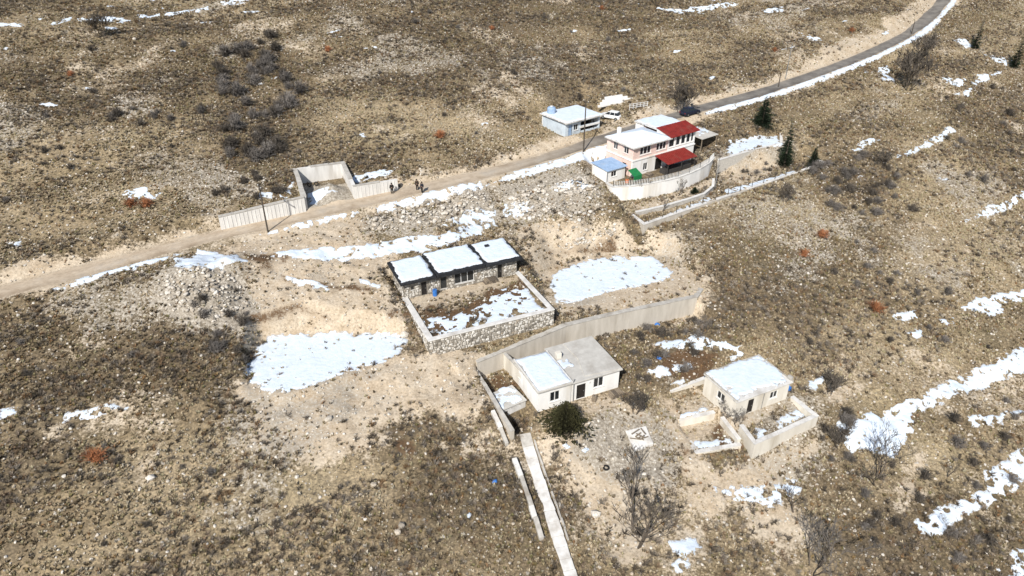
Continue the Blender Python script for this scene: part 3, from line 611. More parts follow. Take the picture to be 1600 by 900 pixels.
def stonework(parent, fmap, s0, s1, z0, z1, openings=(), size=.36, proud=.05, mats=('masonry',), ztop=None):
    """rubble stones standing proud of the mortar, joined"""
    m = MB(); r_ = random.Random(int(s1*100+z1*10)); z = z0; row = 0
    while z < z1-.08:
        h = min(size*r_.uniform(.7, 1.1), z1-z); s = s0+(row % 2)*size*.4
        while s < s1-.1:
            w = min(size*r_.uniform(.6, 1.7), s1-s); g = .02; zo = r_.uniform(-.32, .32)*h; q = (s+g, s+w-g, max(z0, z+g+zo-.04), min(z1, z+h-g+zo+r_.uniform(-.05, .08)))
            if not any(q[0] < o[1] and q[1] > o[0] and q[2] < o[3] and q[3] > o[2] for o in openings) and q[1]-q[0] > .08 and q[3]-q[2] > .06:
                cs, cz = (q[0]+q[1])/2, (q[2]+q[3])/2; out = []; inn = []; p_ = proud*r_.uniform(.4, 1.4); na = 7; a0 = r_.uniform(0, 1)
                for k in range(na):
                    t = a0+2*math.pi*k/na; ex = max(-1, min(1, 1.25*math.cos(t)))*r_.uniform(.82, 1); ez = max(-1, min(1, 1.25*math.sin(t)))*r_.uniform(.82, 1)
                    out.append((cs+ex*(q[1]-q[0])/2, cz+ez*(q[3]-q[2])/2))
                vs_ = [fmap(a_, .01, b_) for a_, b_ in out]+[fmap(cs+(a_-cs)*.72, -p_, cz+(b_-cz)*.72) for a_, b_ in out]
                m.add(vs_, [tuple(range(na, 2*na))]+[(k, (k+1) % na, na+(k+1) % na, na+k) for k in range(na)])
            s += w
        z += h; row += 1
    return m.build('stonework', M[mats[0]], parent, kind='stuff')
def poly_wall(name, pts, ztop, zbot, thick, mat, label, cat='wall', coping=None, group=None, cop_h=.1, ribs=False, cop_over=.06):
    """a wall along a line of points with its own top and foot levels"""
    o = empty(name, (pts[0][0], pts[0][1], zbot[0]), 0, label, cat, group); ox, oy, oz = o.location
    n_ = len(pts); P = np.array(pts, float); d = np.diff(P, axis=0); d /= np.linalg.norm(d, axis=1)[:, None]
    nr = np.stack([-d[:, 1], d[:, 0]], 1); L_ = []; Rr = []; Lc = []; Rc = []
    for i in range(n_):
        a_ = nr[max(i-1, 0)]; b_ = nr[min(i, n_-2)]; t = a_+b_; t = t/(t@t)*2
        for arr, hw in ((L_, thick/2), (Lc, thick/2+cop_over)): arr.append(P[i]+t*hw)
        for arr, hw in ((Rr, thick/2), (Rc, thick/2+cop_over)): arr.append(P[i]-t*hw)
    def strip(A_, B_, zb, zt):
        m = MB()
        for i in range(n_):
            m.v += [(A_[i][0]-ox, A_[i][1]-oy, zb[i]-oz), (B_[i][0]-ox, B_[i][1]-oy, zb[i]-oz), (B_[i][0]-ox, B_[i][1]-oy, zt[i]-oz), (A_[i][0]-ox, A_[i][1]-oy, zt[i]-oz)]
        for i in range(n_-1):
            for k in range(4): m.f.append((4*i+k, 4*i+(k+1) % 4, 4*i+4+(k+1) % 4, 4*i+4+k))
        m.f += [(0, 1, 2, 3), (4*n_-4, 4*n_-3, 4*n_-2, 4*n_-1)]; return m
    strip(L_, Rr, zbot, ztop).build('wall_body', mat, o)
    if coping is not None:
        rr_ = random.Random(int(abs(pts[0][0])*97)+n_)
        for i in range(n_-1):
            ln = float(np.linalg.norm(P[i+1]-P[i])); k = max(1, int(ln/1.9)); cut_ = [0]+[(j+rr_.uniform(-.25, .25))/k for j in range(1, k)]+[1]
            for t0, t1 in zip(cut_, cut_[1:]):
                t1_ = t1-(.025/ln if t1 < 1 else 0); dz = rr_.uniform(-.02, .035); sh_ = nr[i]*rr_.uniform(-.03, .03)
                q4 = [Lc[i]+(Lc[i+1]-Lc[i])*t0+sh_, Lc[i]+(Lc[i+1]-Lc[i])*t1_+sh_, Rc[i]+(Rc[i+1]-Rc[i])*t1_+sh_, Rc[i]+(Rc[i+1]-Rc[i])*t0+sh_]; zt_ = [ztop[i]+(ztop[i+1]-ztop[i])*t for t in (t0, t1_, t1_, t0)]
                if rr_.random() < .07: continue
                MB().hexa([(q[0]-ox, q[1]-oy, z+.003-oz) for q, z in zip(q4, zt_)], [(q[0]-ox, q[1]-oy, z+cop_h+dz-oz) for q, z in zip(q4, zt_)]).build('coping_stone', coping, o)
    if ribs:
        m = MB(); per = 0
        for i in range(n_-1):
            ln = np.linalg.norm(P[i+1]-P[i]); k = int(ln/.55)
            for j in range(1, k):
                t = j/k; q = Rr[i]+(Rr[i+1]-Rr[i])*t; zt = ztop[i]+(ztop[i+1]-ztop[i])*t; zb = zbot[i]+(zbot[i+1]-zbot[i])*t
                e = d[i]*.035; f_ = -nr[i]*.05
                b4 = [q-e, q+e, q+e+f_, q-e+f_]; m.hexa([(b[0]-ox, b[1]-oy, zb-oz) for b in b4], [(b[0]-ox, b[1]-oy, zt-.12-oz) for b in b4])
        m.build('ribs', mat, o, kind='stuff')
    return o
def roof_snow(parent, x0, x1, y0, y1, zf, rag=.35, hole=0, thick=.14, seed=0):
    X0 = np.array([(x0, y0), (x1, y0), (x1, y1), (x0, y1)], float)
    return snow_sheet('roof_snow', [X0], rag, hole, thick, .12, zf if callable(zf) else (lambda X, Y: np.full(X.shape, zf)), parent, slope=.45, seed=seed)

# ------------------------------------------------------------------ the stone house and its walled yard
a1 = R(A1); c1, s1_ = math.cos(a1), math.sin(a1)
def F(o, x, y, ang=A1): c, s = math.cos(R(ang)), math.sin(R(ang)); return (o[0]+x*c-y*s, o[1]+x*s+y*c)
sh = empty('stone_house', (*F(STONE_O, .3, 10.7), 5.0), a1, 'long low stone house with black-edged snowy flat roof', 'house')
ops = [(2.4, 3.15, 0, 2.0), (5.1, 5.95, .35, 2.15), (7.1, 9.9, .55, 2.15), (13.4, 14.05, .0, 2.15), (1.0, 1.4, 1.2, 1.7)]
LN, DP, HT = 16.3, 5.2, 2.65
facade(sh, front(0, 0), LN, -.3, HT, ops, M['mortar']); stonework(sh, front(0, 0), .02, LN-.02, -.1, HT, ops, .34, .06)
facade(sh, left(0, .28), DP-.56, -.3, HT, [], M['mortar']); stonework(sh, left(0, .28), .02, DP-.6, -.1, HT, (), .34, .06)
facade(sh, right(LN, .28), DP-.56, -.3, HT, [(1.2, 2.2, .8, 2.0)], M['mortar']); stonework(sh, right(LN, .28), .02, DP-.6, -.1, HT, [(1.2, 2.2, .8, 2.0)], .40, .06)
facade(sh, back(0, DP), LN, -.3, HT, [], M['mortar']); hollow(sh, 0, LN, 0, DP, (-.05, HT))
window(sh, front(0, 0), ops[2], 2); window(sh, front(0, 0), ops[1], 0, 'iron', 'glass'); window(sh, front(0, 0), ops[4], 0, 'iron', 'glass'); door(sh, front(0, 0), ops[0]); door(sh, front(0, 0), ops[3])
for k, (x0, x1, dz) in enumerate([(-.55, 4.35, 0), (4.42, 11.3, .22), (11.37, LN+.5, .06)]):
    m = MB(); m.hexa([(x0, -.75, HT-.14), (x1, -.75, HT-.14), (x1, DP+.3, HT+.01), (x0, DP+.3, HT+.01)], [(x0, -.75, HT+.20+dz), (x1, -.75, HT+.20+dz), (x1, DP+.3, HT+.34+dz), (x0, DP+.3, HT+.34+dz)])
    rf = m.build('roof', M['membrane'], sh, bevel=.04)
    roof_snow(rf, x0+.45, x1-.32, -.22, DP+.15, (lambda dz: lambda X, Y: HT+.20+dz+(Y+.75)/(DP+1.05)*.14)(dz), .3, 0, .15, k)
    if k == 2: MB().box(13.1, 13.7, 3.6, 4.0, HT+.3, HT+.75).build('chimney', M['membrane'], rf)
z5 = 5.0
def yard_wall(name, x0, x1, y0, y1, label, face):
    o = empty(name, (*F(STONE_O, 0, 0), 2.9), a1, label, 'wall')
    MB().box(x0+.04, x1-.04, y0+.04, y1-.04, -.4, 2.25).build('wall_body', M['mortar'], o)
    MB().box(x0-.03, x1+.03, y0-.03, y1+.03, 2.252, 2.40).build('coping', M['concrete_pale'], o, bevel=.02)
    if face == 'f': stonework(o, front(0, .04), x0, x1, -.3, 2.2, (), .36, .10)
    if face == 'l': stonework(o, left(x0+.04, 0), y0, y1, -.3, 2.2, (), .36, .10)
    return o
yard_wall('yard_wall', 0, 17.0, 0, .62, 'rough stone retaining wall with pale coping at the front of the snowy yard', 'f')
yard_wall('yard_wall', 0, .72, .66, 10.9, 'pale-topped side wall on the left of the snowy yard', 'l')
yard_wall('yard_wall', 16.4, 17.0, .66, 10.9, 'pale-topped side wall on the right of the snowy yard', '')
def barrel(loc, mat, label, h=.9, r=.3):
    o = empty('barrel', loc, 0, label, 'barrel')
    MB().lathe([(0, 0), (r, 0), (r*1.03, h*.3), (r*1.06, h*.33), (r*1.03, h*.36), (r*1.03, h*.64), (r*1.06, h*.67), (r*1.03, h*.7), (r, h), (0, h)]).build('drum', M[mat], o, smooth=False)
    MB().lathe([(r*.2, h+.001), (r*.2, h+.04), (0, h+.04)]).build('bung', M['iron'], o); return o
q = F(STONE_O, 4.3, 10.0); barrel((q[0], q[1], 5.0), 'bluebright', 'blue drum standing before the stone house')

# the long beige retaining wall and the ground it holds
lw_ = LONGWALL
poly_wall('retaining_wall', [lw_[0], lw_[1], lw_[2], lw_[3], (26.6, 86.6)], [2.4, 3.0, 2.95, 2.9, 2.9], [-1.2, -.6, -.6, -.6, 1.0], .6, M['beige_render'], 'long beige rendered retaining wall behind the white house', coping=M['concrete'], cop_h=.08)

# ------------------------------------------------------------------ the white house in the middle
WH_A = 24.0
wh = empty('white_house', (3.0, 63.7, 0), R(WH_A), 'low white house with half snowy, half bare grey flat roof', 'house')
L1, L2, DW = 4.2, 10.8, 6.4
oL = [(1.5, 2.8, .9, 2.35)]; oR = [(.85, 2.05, 0, 2.15), (3.1, 4.5, .95, 2.4)]
facade(wh, front(0, 0), L1, -1.2, 2.9, oL, M['white']); facade(wh, left(0, .28), DW-.28, -1.2, 2.9, [(4.4, 5.2, 1.2, 2.0)], M['white']); window(wh, left(0, .28), (4.4, 5.2, 1.2, 2.0), 0)
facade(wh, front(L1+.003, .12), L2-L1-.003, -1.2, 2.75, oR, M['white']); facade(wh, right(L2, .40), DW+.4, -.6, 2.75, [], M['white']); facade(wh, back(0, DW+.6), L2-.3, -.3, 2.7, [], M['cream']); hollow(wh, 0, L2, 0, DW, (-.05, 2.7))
window(wh, front(0, 0), oL[0], 1, w=.11); window(wh, front(L1+.003, .12), oR[1], 1, w=.11); door(wh, front(L1+.003, .12), oR[0])
rf = MB().prism([(-.22, -.28), (L1+.12, -.28), (L1+.12, DW+.1), (-.22, DW+.1)], 2.902, 3.12).build('roof', M['roofgrey'], wh, bevel=.02)
pp = MB().box(-.22, -.08, -.28, DW+.1, 3.122, 3.30); pp.box(-.08, L1+.12, -.28, -.14, 3.122, 3.26); pp.box(L1, L1+.12, -.14, DW+.1, 3.122, 3.24); pp.build('parapet', M['concrete_pale'], rf)
roof_snow(rf, .1, L1-.05, -.02, DW-.1, 3.14, .25, 0, .16)
rf2 = MB().prism([(L1+.13, -.2), (L2+.25, -.2), (L2+.25, DW+.9), (L1+.13, DW+.9)], 2.752, 2.94).build('roof', M['roofgrey'], wh, bevel=.02)
m = MB().prism([(L1+2.0, .4), (L2+.15, -.08), (L2+.15, DW+.8), (L1+2.7, DW+.8), (L1+2.9, 3.6)], 2.942, 3.04); m.build('roof_screed', M['roofgrey'], rf2)
MB().box(L1+.5, L1+1.15, 4.6, 5.2, 2.942, 3.75).build('chimney', M['cream'], rf2, bevel=.02)
roof_snow(rf2, L1+.3, L1+1.6, 2.8, 4.3, 2.95, .5, .4, .08, 5)
m = MB(); fbox(m, front(L1, .12), 2.45, 2.6, -.12, 0, 2.05, 2.2); m.build('wall_lamp', M['lamp'], wh)
MB().box(L1+.5, L1+2.6, -1.0, -.002, -.5, -.06).build('doorstep', M['concrete'], wh)
MB().tube([(L1+.35, -.05, -.5), (L1+.35, -.05, 3.4)], .045, 6).build('drain_pipe', M['metal'], wh)
# yard walls and lean-to on its left
poly_wall('yard_wall', [(-4.4, 69.6), (-1.6, 63.2), (.1, 59.8)], [1.5, 1.2, .6], [-1, -1.4, -1.8], .35, M['beige_render'], 'cracked beige wall closing the yard left of the white house', coping=M['concrete'], cop_h=.07)
poly_wall('garden_wall', [(-.9, 72.0), (2.1, 66.6)], [2.3, 2.5], [-.6, -.6], .3, M['cream'], 'cream wall running back from the white house to the retaining wall', coping=M['concrete'], cop_h=.07)
ls = empty('lean_to', (-1.1, 63.2, -1.0), R(33), 'small pale lean-to shed with patchy snow left of the white house', 'shed')
facade(ls, front(0, 0), 3.2, -.8, 1.7, [(.25, .75, .2, 1.3)], M['concrete_pale']); facade(ls, left(0, .28), 2.4, -.8, 1.8, [], M['concrete_pale']); facade(ls, right(3.2, .28), 2.4, -.8, 1.8, [], M['concrete_pale']); facade(ls, back(0, 2.96), 3.2, -.8, 1.8, [], M['concrete_pale'])
door(ls, front(0, 0), (.25, .75, .2, 1.3), 'wood')
rf = MB().hexa([(-.1, -.12, 1.702), (3.3, -.12, 1.702), (3.3, 3.06, 1.802), (-.1, 3.06, 1.802)], [(-.1, -.12, 1.80), (3.3, -.12, 1.80), (3.3, 3.06, 1.90), (-.1, 3.06, 1.90)]).build('roof', M['roofgrey'], ls)
roof_snow(rf, .1, 3.0, .15, 2.7, lambda X, Y: 1.80+(Y+.12)/3.18*.1, .9, .5, .1, 9)

# ------------------------------------------------------------------ the small cream house on the right
ch = empty('cream_house', (26.0, 64.35, -1.6), R(26), 'small cream house under full snow at the lower right', 'house')
LC, DC, HC = 8.2, 5.3, 2.6
oF = [(1.9, 2.8, 0, 2.1), (5.3, 6.5, .95, 2.05)]; oS = [(1.6, 3.0, .9, 2.05)]
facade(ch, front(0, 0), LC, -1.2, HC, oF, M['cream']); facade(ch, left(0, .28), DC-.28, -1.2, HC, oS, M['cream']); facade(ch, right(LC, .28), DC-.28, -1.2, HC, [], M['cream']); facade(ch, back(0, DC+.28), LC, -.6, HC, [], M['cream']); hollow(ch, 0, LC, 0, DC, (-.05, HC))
window(ch, front(0, 0), oF[1], 1, w=.12); window(ch, left(0, .28), oS[0], 1, w=.12); door(ch, front(0, 0), oF[0])
rf = MB().box(-.22, LC+.22, -.28, DC+.4, HC+.002, HC+.2).build('roof', M['concrete_pale'], ch, bevel=.02)
pp = MB().box(-.22, -.08, -.28, DC+.4, HC+.202, HC+.32); pp.box(LC+.08, LC+.22, -.28, DC+.4, HC+.202, HC+.34); pp.box(-.08, LC+.08, DC+.26, DC+.4, HC+.202, HC+.3); pp.build('parapet', M['concrete'], rf)
roof_snow(rf, -.02, LC+.02, .25, DC+.25, HC+.22, .45, .15, .15, 11)
MB().box(LC-.1, LC+.25, -.1, .5, HC+.35, HC+.75).build('chimney', M['concrete'], rf)
MB().tube([(4.2, -.06, -.3), (4.2, -.06, HC-.1)], .04, 5).build('drain_pipe', M['metal'], ch)
poly_wall('terrace_wall', [(26.5, 62.9), (27.25, 60.0), (35.7, 64.55), (34.0, 67.9)], [-1.25, -1.3, -1.3, -1.2], [-4.2, -4.6, -4.6, -3.2], .42, M['cream'], 'tall cream retaining wall of the front terrace below the small cream house', coping=M['concrete_pale'])
snow_sheet('snow_patch', [[F((27.3, 60.4), *p, 28.3) for p in ((1.0, .45), (3.6, .4), (3.6, 1.5), (1.2, 1.4))], [F((27.3, 60.4), *p, 28.3) for p in ((4.2, .4), (9.0, .5), (8.8, 2.0), (6.5, 1.7), (4.3, 1.5))]], .5, .2, label='two snow strips on the front terrace of the small cream house')
for nm, pts, zt, zb, lab in [
    ('planter_wall', [(19.3, 68.9), (24.3, 71.2)], [-1.1, -.8], [-3, -3], 'upper low wall of the stepped beds left of the cream house'),
    ('planter_wall', [(19.7, 64.5), (24.2, 65.9)], [-1.95, -1.9], [-4, -4], 'middle low wall of the stepped beds left of the cream house'),
    ('planter_wall', [(20.5, 62.0), (20.9, 60.0), (26.1, 61.1)], [-2.9, -2.7, -2.5], [-5, -5.2, -4.6], 'lowest low wall of the stepped beds left of the cream house'),
    ('planter_wall', [(24.9, 65.0), (26.0, 61.4)], [-1.9, -2.1], [-4, -4.6], 'side wall between the stepped beds and the terrace of the cream house')]:
    poly_wall(nm, pts, zt, zb, .4, M['cream'], lab, coping=M['concrete_pale'], cop_h=.07)
snow_sheet('snow_patch', [[(19.9, 64.9), (23.6, 66.1), (23.4, 66.9), (20.0, 65.6)], [(21.0, 60.5), (25.4, 61.5), (25.3, 62.6), (23.2, 62.0), (21.1, 61.7)], [(19.6, 69.3), (21.5, 70.2), (21.3, 70.7), (19.5, 69.9)]], .5, .1, label='snow strips lying along the stepped bed walls')
# blue things by its right side
def sheet_pile(loc, rz, mat, label, cat, w=1.2, h=.8, name='tarpaulin'):
    m = MB(); n_ = 7; r_ = random.Random(int(loc[0]*100))
    for i in range(n_+1):
        for j in range(n_+1):
            x, y = (i/n_-.5), (j/n_-.5); e = 1-max(abs(x), abs(y))*2
            m.v.append((x*w+r_.uniform(-.05, .05)*w, y*w*.7+r_.uniform(-.05, .05)*w, (min(1, e*2.2))*h*r_.uniform(.55, 1.0)))
    for i in range(n_):
        for j in range(n_): a_ = i*(n_+1)+j; m.f.append((a_, a_+n_+1, a_+n_+2, a_+1))
    o = m.build(name, M[mat], None); o.location = loc; o.rotation_euler = (0, 0, rz); return tag(o, label, cat)
q = F((26.2, 64.75), LC+.9, 1.2, 26); sheet_pile((q[0], q[1], hz(*q)-.05), .4, 'bluebright', 'blue tarpaulin heap at the right end of the cream house', 'tarpaulin', 1.5, 1.1)

# ------------------------------------------------------------------ the pink house above
ph = empty('pink_house', (*PINK_O, 8.5), R(PINK_A), 'two-storey pink and white house with snowy hip roof and red roofs', 'house')
XM, XE, D1 = 8.0, 14.8, 6.3; ZB, ZE = 2.75, 5.3
g0 = [(2.6, 3.6, .6, 1.9), (5.4, 7.0, 0, 2.15), (8.4, 10.4, 0, 2.15), (11.8, 13.0, .7, 2.0)]
u0 = [(1.5, 4.1, .5, 2.2), (5.3, 7.7, .5, 2.2)]; ue = [(.35, 1.75, .45, 2.2), (2.05, 3.15, .45, 2.2), (3.35, 4.45, .45, 2.2), (4.65, 5.65, .45, 2.2), (5.8, 6.5, .45, 2.2)]
facade(ph, front(0, 0), XE, -.4, ZB, g0, M['white']); facade(ph, left(0, .28), D1-.28, -.4, ZB, [(1.2, 2.2, 0, 2.0)], M['pink']); facade(ph, right(XE, .28), D1-.28, -.4, ZB, [], M['white']); facade(ph, back(0, D1+.28), XE, -.4, ZE, [], M['pink'])
MB().box(-.12, XE+.12, -.12, D1+.4, ZB+.002, ZB+.22).build('floor_band', M['white'], ph)
zf = ZB+.222
up = lambda y0, x0: (lambda s, d, z: (x0+s, y0+d, z+zf))
facade(ph, lambda s, d, z: (s, d, z+zf), XM, 0, ZE-zf, u0, M['pink'], 'upper_wall'); facade(ph, lambda s, d, z: (d, .28+s, z+zf), D1-.28, 0, ZE-zf, [(.9, 2.1, .7, 2.1), (3.6, 4.7, .7, 2.1)], M['pink'], 'upper_wall')
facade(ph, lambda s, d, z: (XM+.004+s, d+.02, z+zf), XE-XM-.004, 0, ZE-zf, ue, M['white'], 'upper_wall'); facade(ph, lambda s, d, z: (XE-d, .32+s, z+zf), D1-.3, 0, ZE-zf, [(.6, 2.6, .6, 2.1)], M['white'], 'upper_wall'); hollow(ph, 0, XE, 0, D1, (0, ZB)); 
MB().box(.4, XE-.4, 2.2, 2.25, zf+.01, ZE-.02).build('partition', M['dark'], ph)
for k, o in enumerate(g0):
    if k in (1,): door(ph, front(0, 0), o)
    else: window(ph, front(0, 0), o, 1)
for o in u0: window(ph, lambda s, d, z: (s, d, z+zf), o, 2, w=.15)
for o in ue: window(ph, lambda s, d, z: (XM+.004+s, d+.02, z+zf), o, 0, w=.14)
for o in [(.9, 2.1, .7, 2.1), (3.6, 4.7, .7, 2.1)]: window(ph, lambda s, d, z: (d, .28+s, z+zf), o, 1, w=.09)
# hip roof with snow
x0, x1, y0, y1, zr_ = -.5, XM+.5, -.55, D1+.45, ZE
m = MB(); m.v = [(x0, y0, zr_), (x1, y0, zr_), (x1, y1, zr_), (x0, y1, zr_), (x0+3.9, (y0+y1)/2, zr_+1.15), (x1-3.9, (y0+y1)/2, zr_+1.15), (x0, y0, zr_-.16), (x1, y0, zr_-.16), (x1, y1, zr_-.16), (x0, y1, zr_-.16)]
m.f = [(0, 1, 5, 4), (1, 2, 5), (2, 3, 4, 5), (3, 0, 4), (6, 7, 1, 0), (7, 8, 2, 1), (8, 9, 3, 2), (9, 6, 0, 3), (9, 8, 7, 6)]
rf = m.build('roof', M['concrete_pale'], ph)
def hipz(X, Y): return zr_+1.15*np.clip(np.minimum(np.minimum(X-x0, x1-X)/3.9, np.minimum(Y-y0, y1-Y)/((y1-y0)/2)), 0, 1)
roof_snow(rf, x0+.15, x1-.15, y0+.15, y1-.15, hipz, .15, .05, .12, 14)
MB().box(1.6, 2.1, 5.5, 6.0, zr_+.4, zr_+1.5).build('chimney', M['white'], rf)
def corrugated(parent, name, quad_lo, quad_hi, mat, nrib=14, t=.06):
    """sheet roof with ribs; quad_lo/hi: eave and ridge end points"""
    (a0, a1_), (b0, b1) = [[Vector(p) for p in s] for s in (quad_lo, quad_hi)]; m = MB()
    m.hexa([a0, a1_, b1, b0], [p+Vector((0, 0, t)) for p in (a0, a1_, b1, b0)])
    for k in range(nrib+1):
        f_ = k/nrib; p, q_ = a0.lerp(a1_, f_), b0.lerp(b1, f_); e = (a1_-a0).normalized()*.035; u = Vector((0, 0, t-.005)); w = Vector((0, 0, t+.05))
        m.hexa([p-e+u, p+e+u, q_+e+u, q_-e+u], [p-e*.6+w, p+e*.6+w, q_+e*.6+w, q_-e*.6+w])
    return m.build(name, mat, parent)
corrugated(ph, 'red_roof', [(XM+.15, -.55, ZE+.05), (XE+.5, -.55, ZE+.05)], [(XM+.15, 3.2, ZE+.88), (XE+.5, 3.2, ZE+.88)], M['red'], 18)
MB().hexa([(XM+.3, .02, ZE+.002), (XE-.1, .02, ZE+.002), (XE-.1, 3.1, ZE+.002), (XM+.3, 3.1, ZE+.002)], [(XM+.3, .02, ZE+.09), (XE-.1, .02, ZE+.09), (XE-.1, 3.1, ZE+.79), (XM+.3, 3.1, ZE+.79)]).build('gable', M['white'], ph)
rb = MB().box(XM+.4, XE+.3, 3.26, D1+2.6, ZE+.42, ZE+.6).build('rear_roof', M['concrete_pale'], ph); MB().box(XM+.6, XE+.1, D1+.42, D1+2.4, -.2, ZE+.418).build('rear_wing', M['white'], ph)
roof_snow(rb, XM+.55, XE+.1, 3.5, D1+2.4, ZE+.62, .4, .1, .13, 16)
cn = corrugated(ph, 'canopy', [(5.0, -3.4, 2.15), (12.0, -3.4, 2.15)], [(5.0, -.16, 2.78), (12.0, -.16, 2.78)], M['red'], 18)
for x in (5.2, 8.5, 11.8): MB().box(x-.05, x+.05, -3.25, -3.15, -.1, 2.16).build('canopy_post', M['iron'], cn)
MB().box(5.4, 11.6, -2.6, -1.2, .0, .75).build('veranda_seating', M['iron'], ph)
# left annex with faded blue roof, green sheet beside it
bx_ = empty('annex', (*F(PINK_O, -5.2, .5, PINK_A), 8.5), R(PINK_A), 'flat annex with faded blue roof beside the pink house', 'annex')
facade(bx_, front(0, 0), 4.1, -.8, 2.1, [(1.0, 2.2, .8, 1.8)], M['white']); facade(bx_, left(0, .28), 3.2, -1.5, 2.1, [], M['white']); facade(bx_, right(4.1, .28), 3.2, -.4, 2.1, [], M['white']); facade(bx_, back(0, 3.7), 4.1, -.4, 2.1, [], M['white']); window(bx_, front(0, 0), (1.0, 2.2, .8, 1.8), 1)
corrugated(bx_, 'roof', [(-.2, -.3, 2.12), (4.3, -.3, 2.12)], [(-.2, 3.9, 2.4), (4.3, 3.9, 2.4)], M['blue'], 12)
MB().tube([(-.15, -.25, -.6), (-.15, -.25, 2.1)], .04, 5).build('roof_post', M['metal'], bx_)
q = F(PINK_O, -1.0, -1.6, PINK_A); gt = empty('tarpaulin_shelter', (q[0], q[1], 8.5), R(PINK_A), 'green tarpaulin shelter at the corner of the pink house', 'awning')
m = MB(); m.hexa([(-.9, -.9, 1.35), (.9, -.9, 1.35), (.9, .6, 2.0), (-.9, .6, 2.0)], [(-.9, -.9, 1.42), (.9, -.9, 1.42), (.9, .6, 2.07), (-.9, .6, 2.07)]); m.hexa([(-.9, -.94, .5), (.9, -.94, .6), (.9, -.9, .6), (-.9, -.9, .5)], [(-.9, -.94, 1.42), (.9, -.94, 1.42), (.9, -.9, 1.42), (-.9, -.9, 1.42)]); m.build('tarpaulin', M['green'], gt)
for x, y, h in ((-.85, -.85, 1.35), (.85, -.85, 1.35), (-.85, .55, 1.98), (.85, .55, 1.98)): MB().box(x-.03, x+.03, y-.03, y+.03, -.1, h).build('pole', M['metal'], gt)
q = F(PINK_O, -2.2, -1.3, PINK_A); barrel((q[0], q[1], 8.5), 'orange', 'small orange tub between the blue roofed annex and the green shelter', .55, .3)
# curved white terrace wall with picket railing
poly_wall('terrace_wall', TW, [8.65]*10, [6.0, 5.6, 5.6, 5.8, 5.8, 5.8, 5.9, 5.9, 6.0, 6.2], .5, M['white'], 'curved white terrace wall below the pink house', coping=M['concrete_pale'])
fe = empty('picket_fence', (TW[1][0], TW[1][1], 8.75), 0, 'white picket railing on top of the curved terrace wall', 'fence')
m = MB(); pk = MB()
ox, oy = TW[1]
for (ax, ay), (bx2, by2) in zip(TW[1:-1], TW[2:]):
    ln = math.hypot(bx2-ax, by2-ay); k = int(ln/.28)
    for z in (.12, .72): m.tube([(ax-ox, ay-oy, z), (bx2-ox, by2-oy, z)], .03, 4)
    for j in range(k):
        t = (j+.5)/k; x, y = ax+(bx2-ax)*t-ox, ay+(by2-ay)*t-oy; pk.box(x-.035, x+.035, y-.02, y+.02, .0, .85)
m.build('rail', M['metal'], fe); pk.build('pickets', M['frame'], fe, kind='stuff')
for x, y in TW[1:-1]: MB().box(x-ox-.05, x-ox+.05, y-oy-.05, y-oy+.05, -.02, .98).build('post', M['iron'], fe)
# lower garden: long wall with posts, inner curved wall, raised snowy bed
LG = [(18.9, 102.6), (20.3, 99.5), (57.2, 124.3), (55.0, 127.5)]
poly_wall('garden_wall', LG, [6.75, 6.7, 7.0, 7.2], [5.0, 4.4, 4.6, 5.8], .45, M['beige_render'], 'long straight outer garden wall below the pink house', coping=M['concrete_pale'])
poly_wall('garden_wall', [(19.6, 103.6), (24.5, 105.9), (29.0, 108.6), (32.0, 110.6), (34.2, 113.6), (35.0, 116.5)], [6.75, 6.8, 6.85, 6.9, 7.0, 7.1], [5.2]*6, .32, M['concrete'], 'curving grey inner garden wall below the white terrace', coping=M['concrete_pale'])
poly_wall('garden_wall', [(36.6, 120.6), (43, 124.8), (50.3, 128.8), (52.0, 134.4)], [9.0, 9.05, 9.1, 9.2], [6.6, 6.8, 7.0, 8.2], .4, M['masonry'], 'rough stone wall holding up the snowy garden right of the pink house', coping=M['concrete_pale'])
fe = empty('wire_fence', (20.3, 99.5, 6.8), 0, 'wire fence on dark posts along the outer garden wall', 'fence')
dx, dy = 57.2-20.3, 124.3-99.5
for k in range(15):
    t = (k+.3)/15; MB().box(dx*t-.04, dx*t+.04, dy*t-.04, dy*t+.04, -.02, 1.15+.3*t).build('post', M['iron'], fe)
for z in (.4, .75, 1.05): MB().tube([(0, 0, z), (dx, dy, z+.3)], .012, 3).build('wire', M['iron'], fe)
# grey canopy roof right of the pink house
cp = empty('carport', (34.6, 125.6, 8.5), R(38), 'grey flat-roofed carport behind the pink house', 'carport')
rf = MB().hexa([(0, 0, 2.45), (4.6, 0, 2.45), (4.6, 5.2, 2.7), (0, 5.2, 2.7)], [(0, 0, 2.55), (4.6, 0, 2.55), (4.6, 5.2, 2.8), (0, 5.2, 2.8)]).build('roof', M['roofgrey'], cp)
for x, y, h in ((.2, .2, 2.45), (4.4, .2, 2.45), (.2, 5.0, 2.68), (4.4, 5.0, 2.68)): MB().box(x-.07, x+.07, y-.07, y+.07, -2.2, h).build('post', M['wood'], cp)
roof_snow(rf, .9, 4.3, 1.6, 5.0, lambda X, Y: 2.56+Y/5.2*.25, .9, .6, .08, 18)
MB().box(.3, 4.3, 4.8, 4.95, -1.5, 2.4).build('rear_wall', M['wood'], cp)

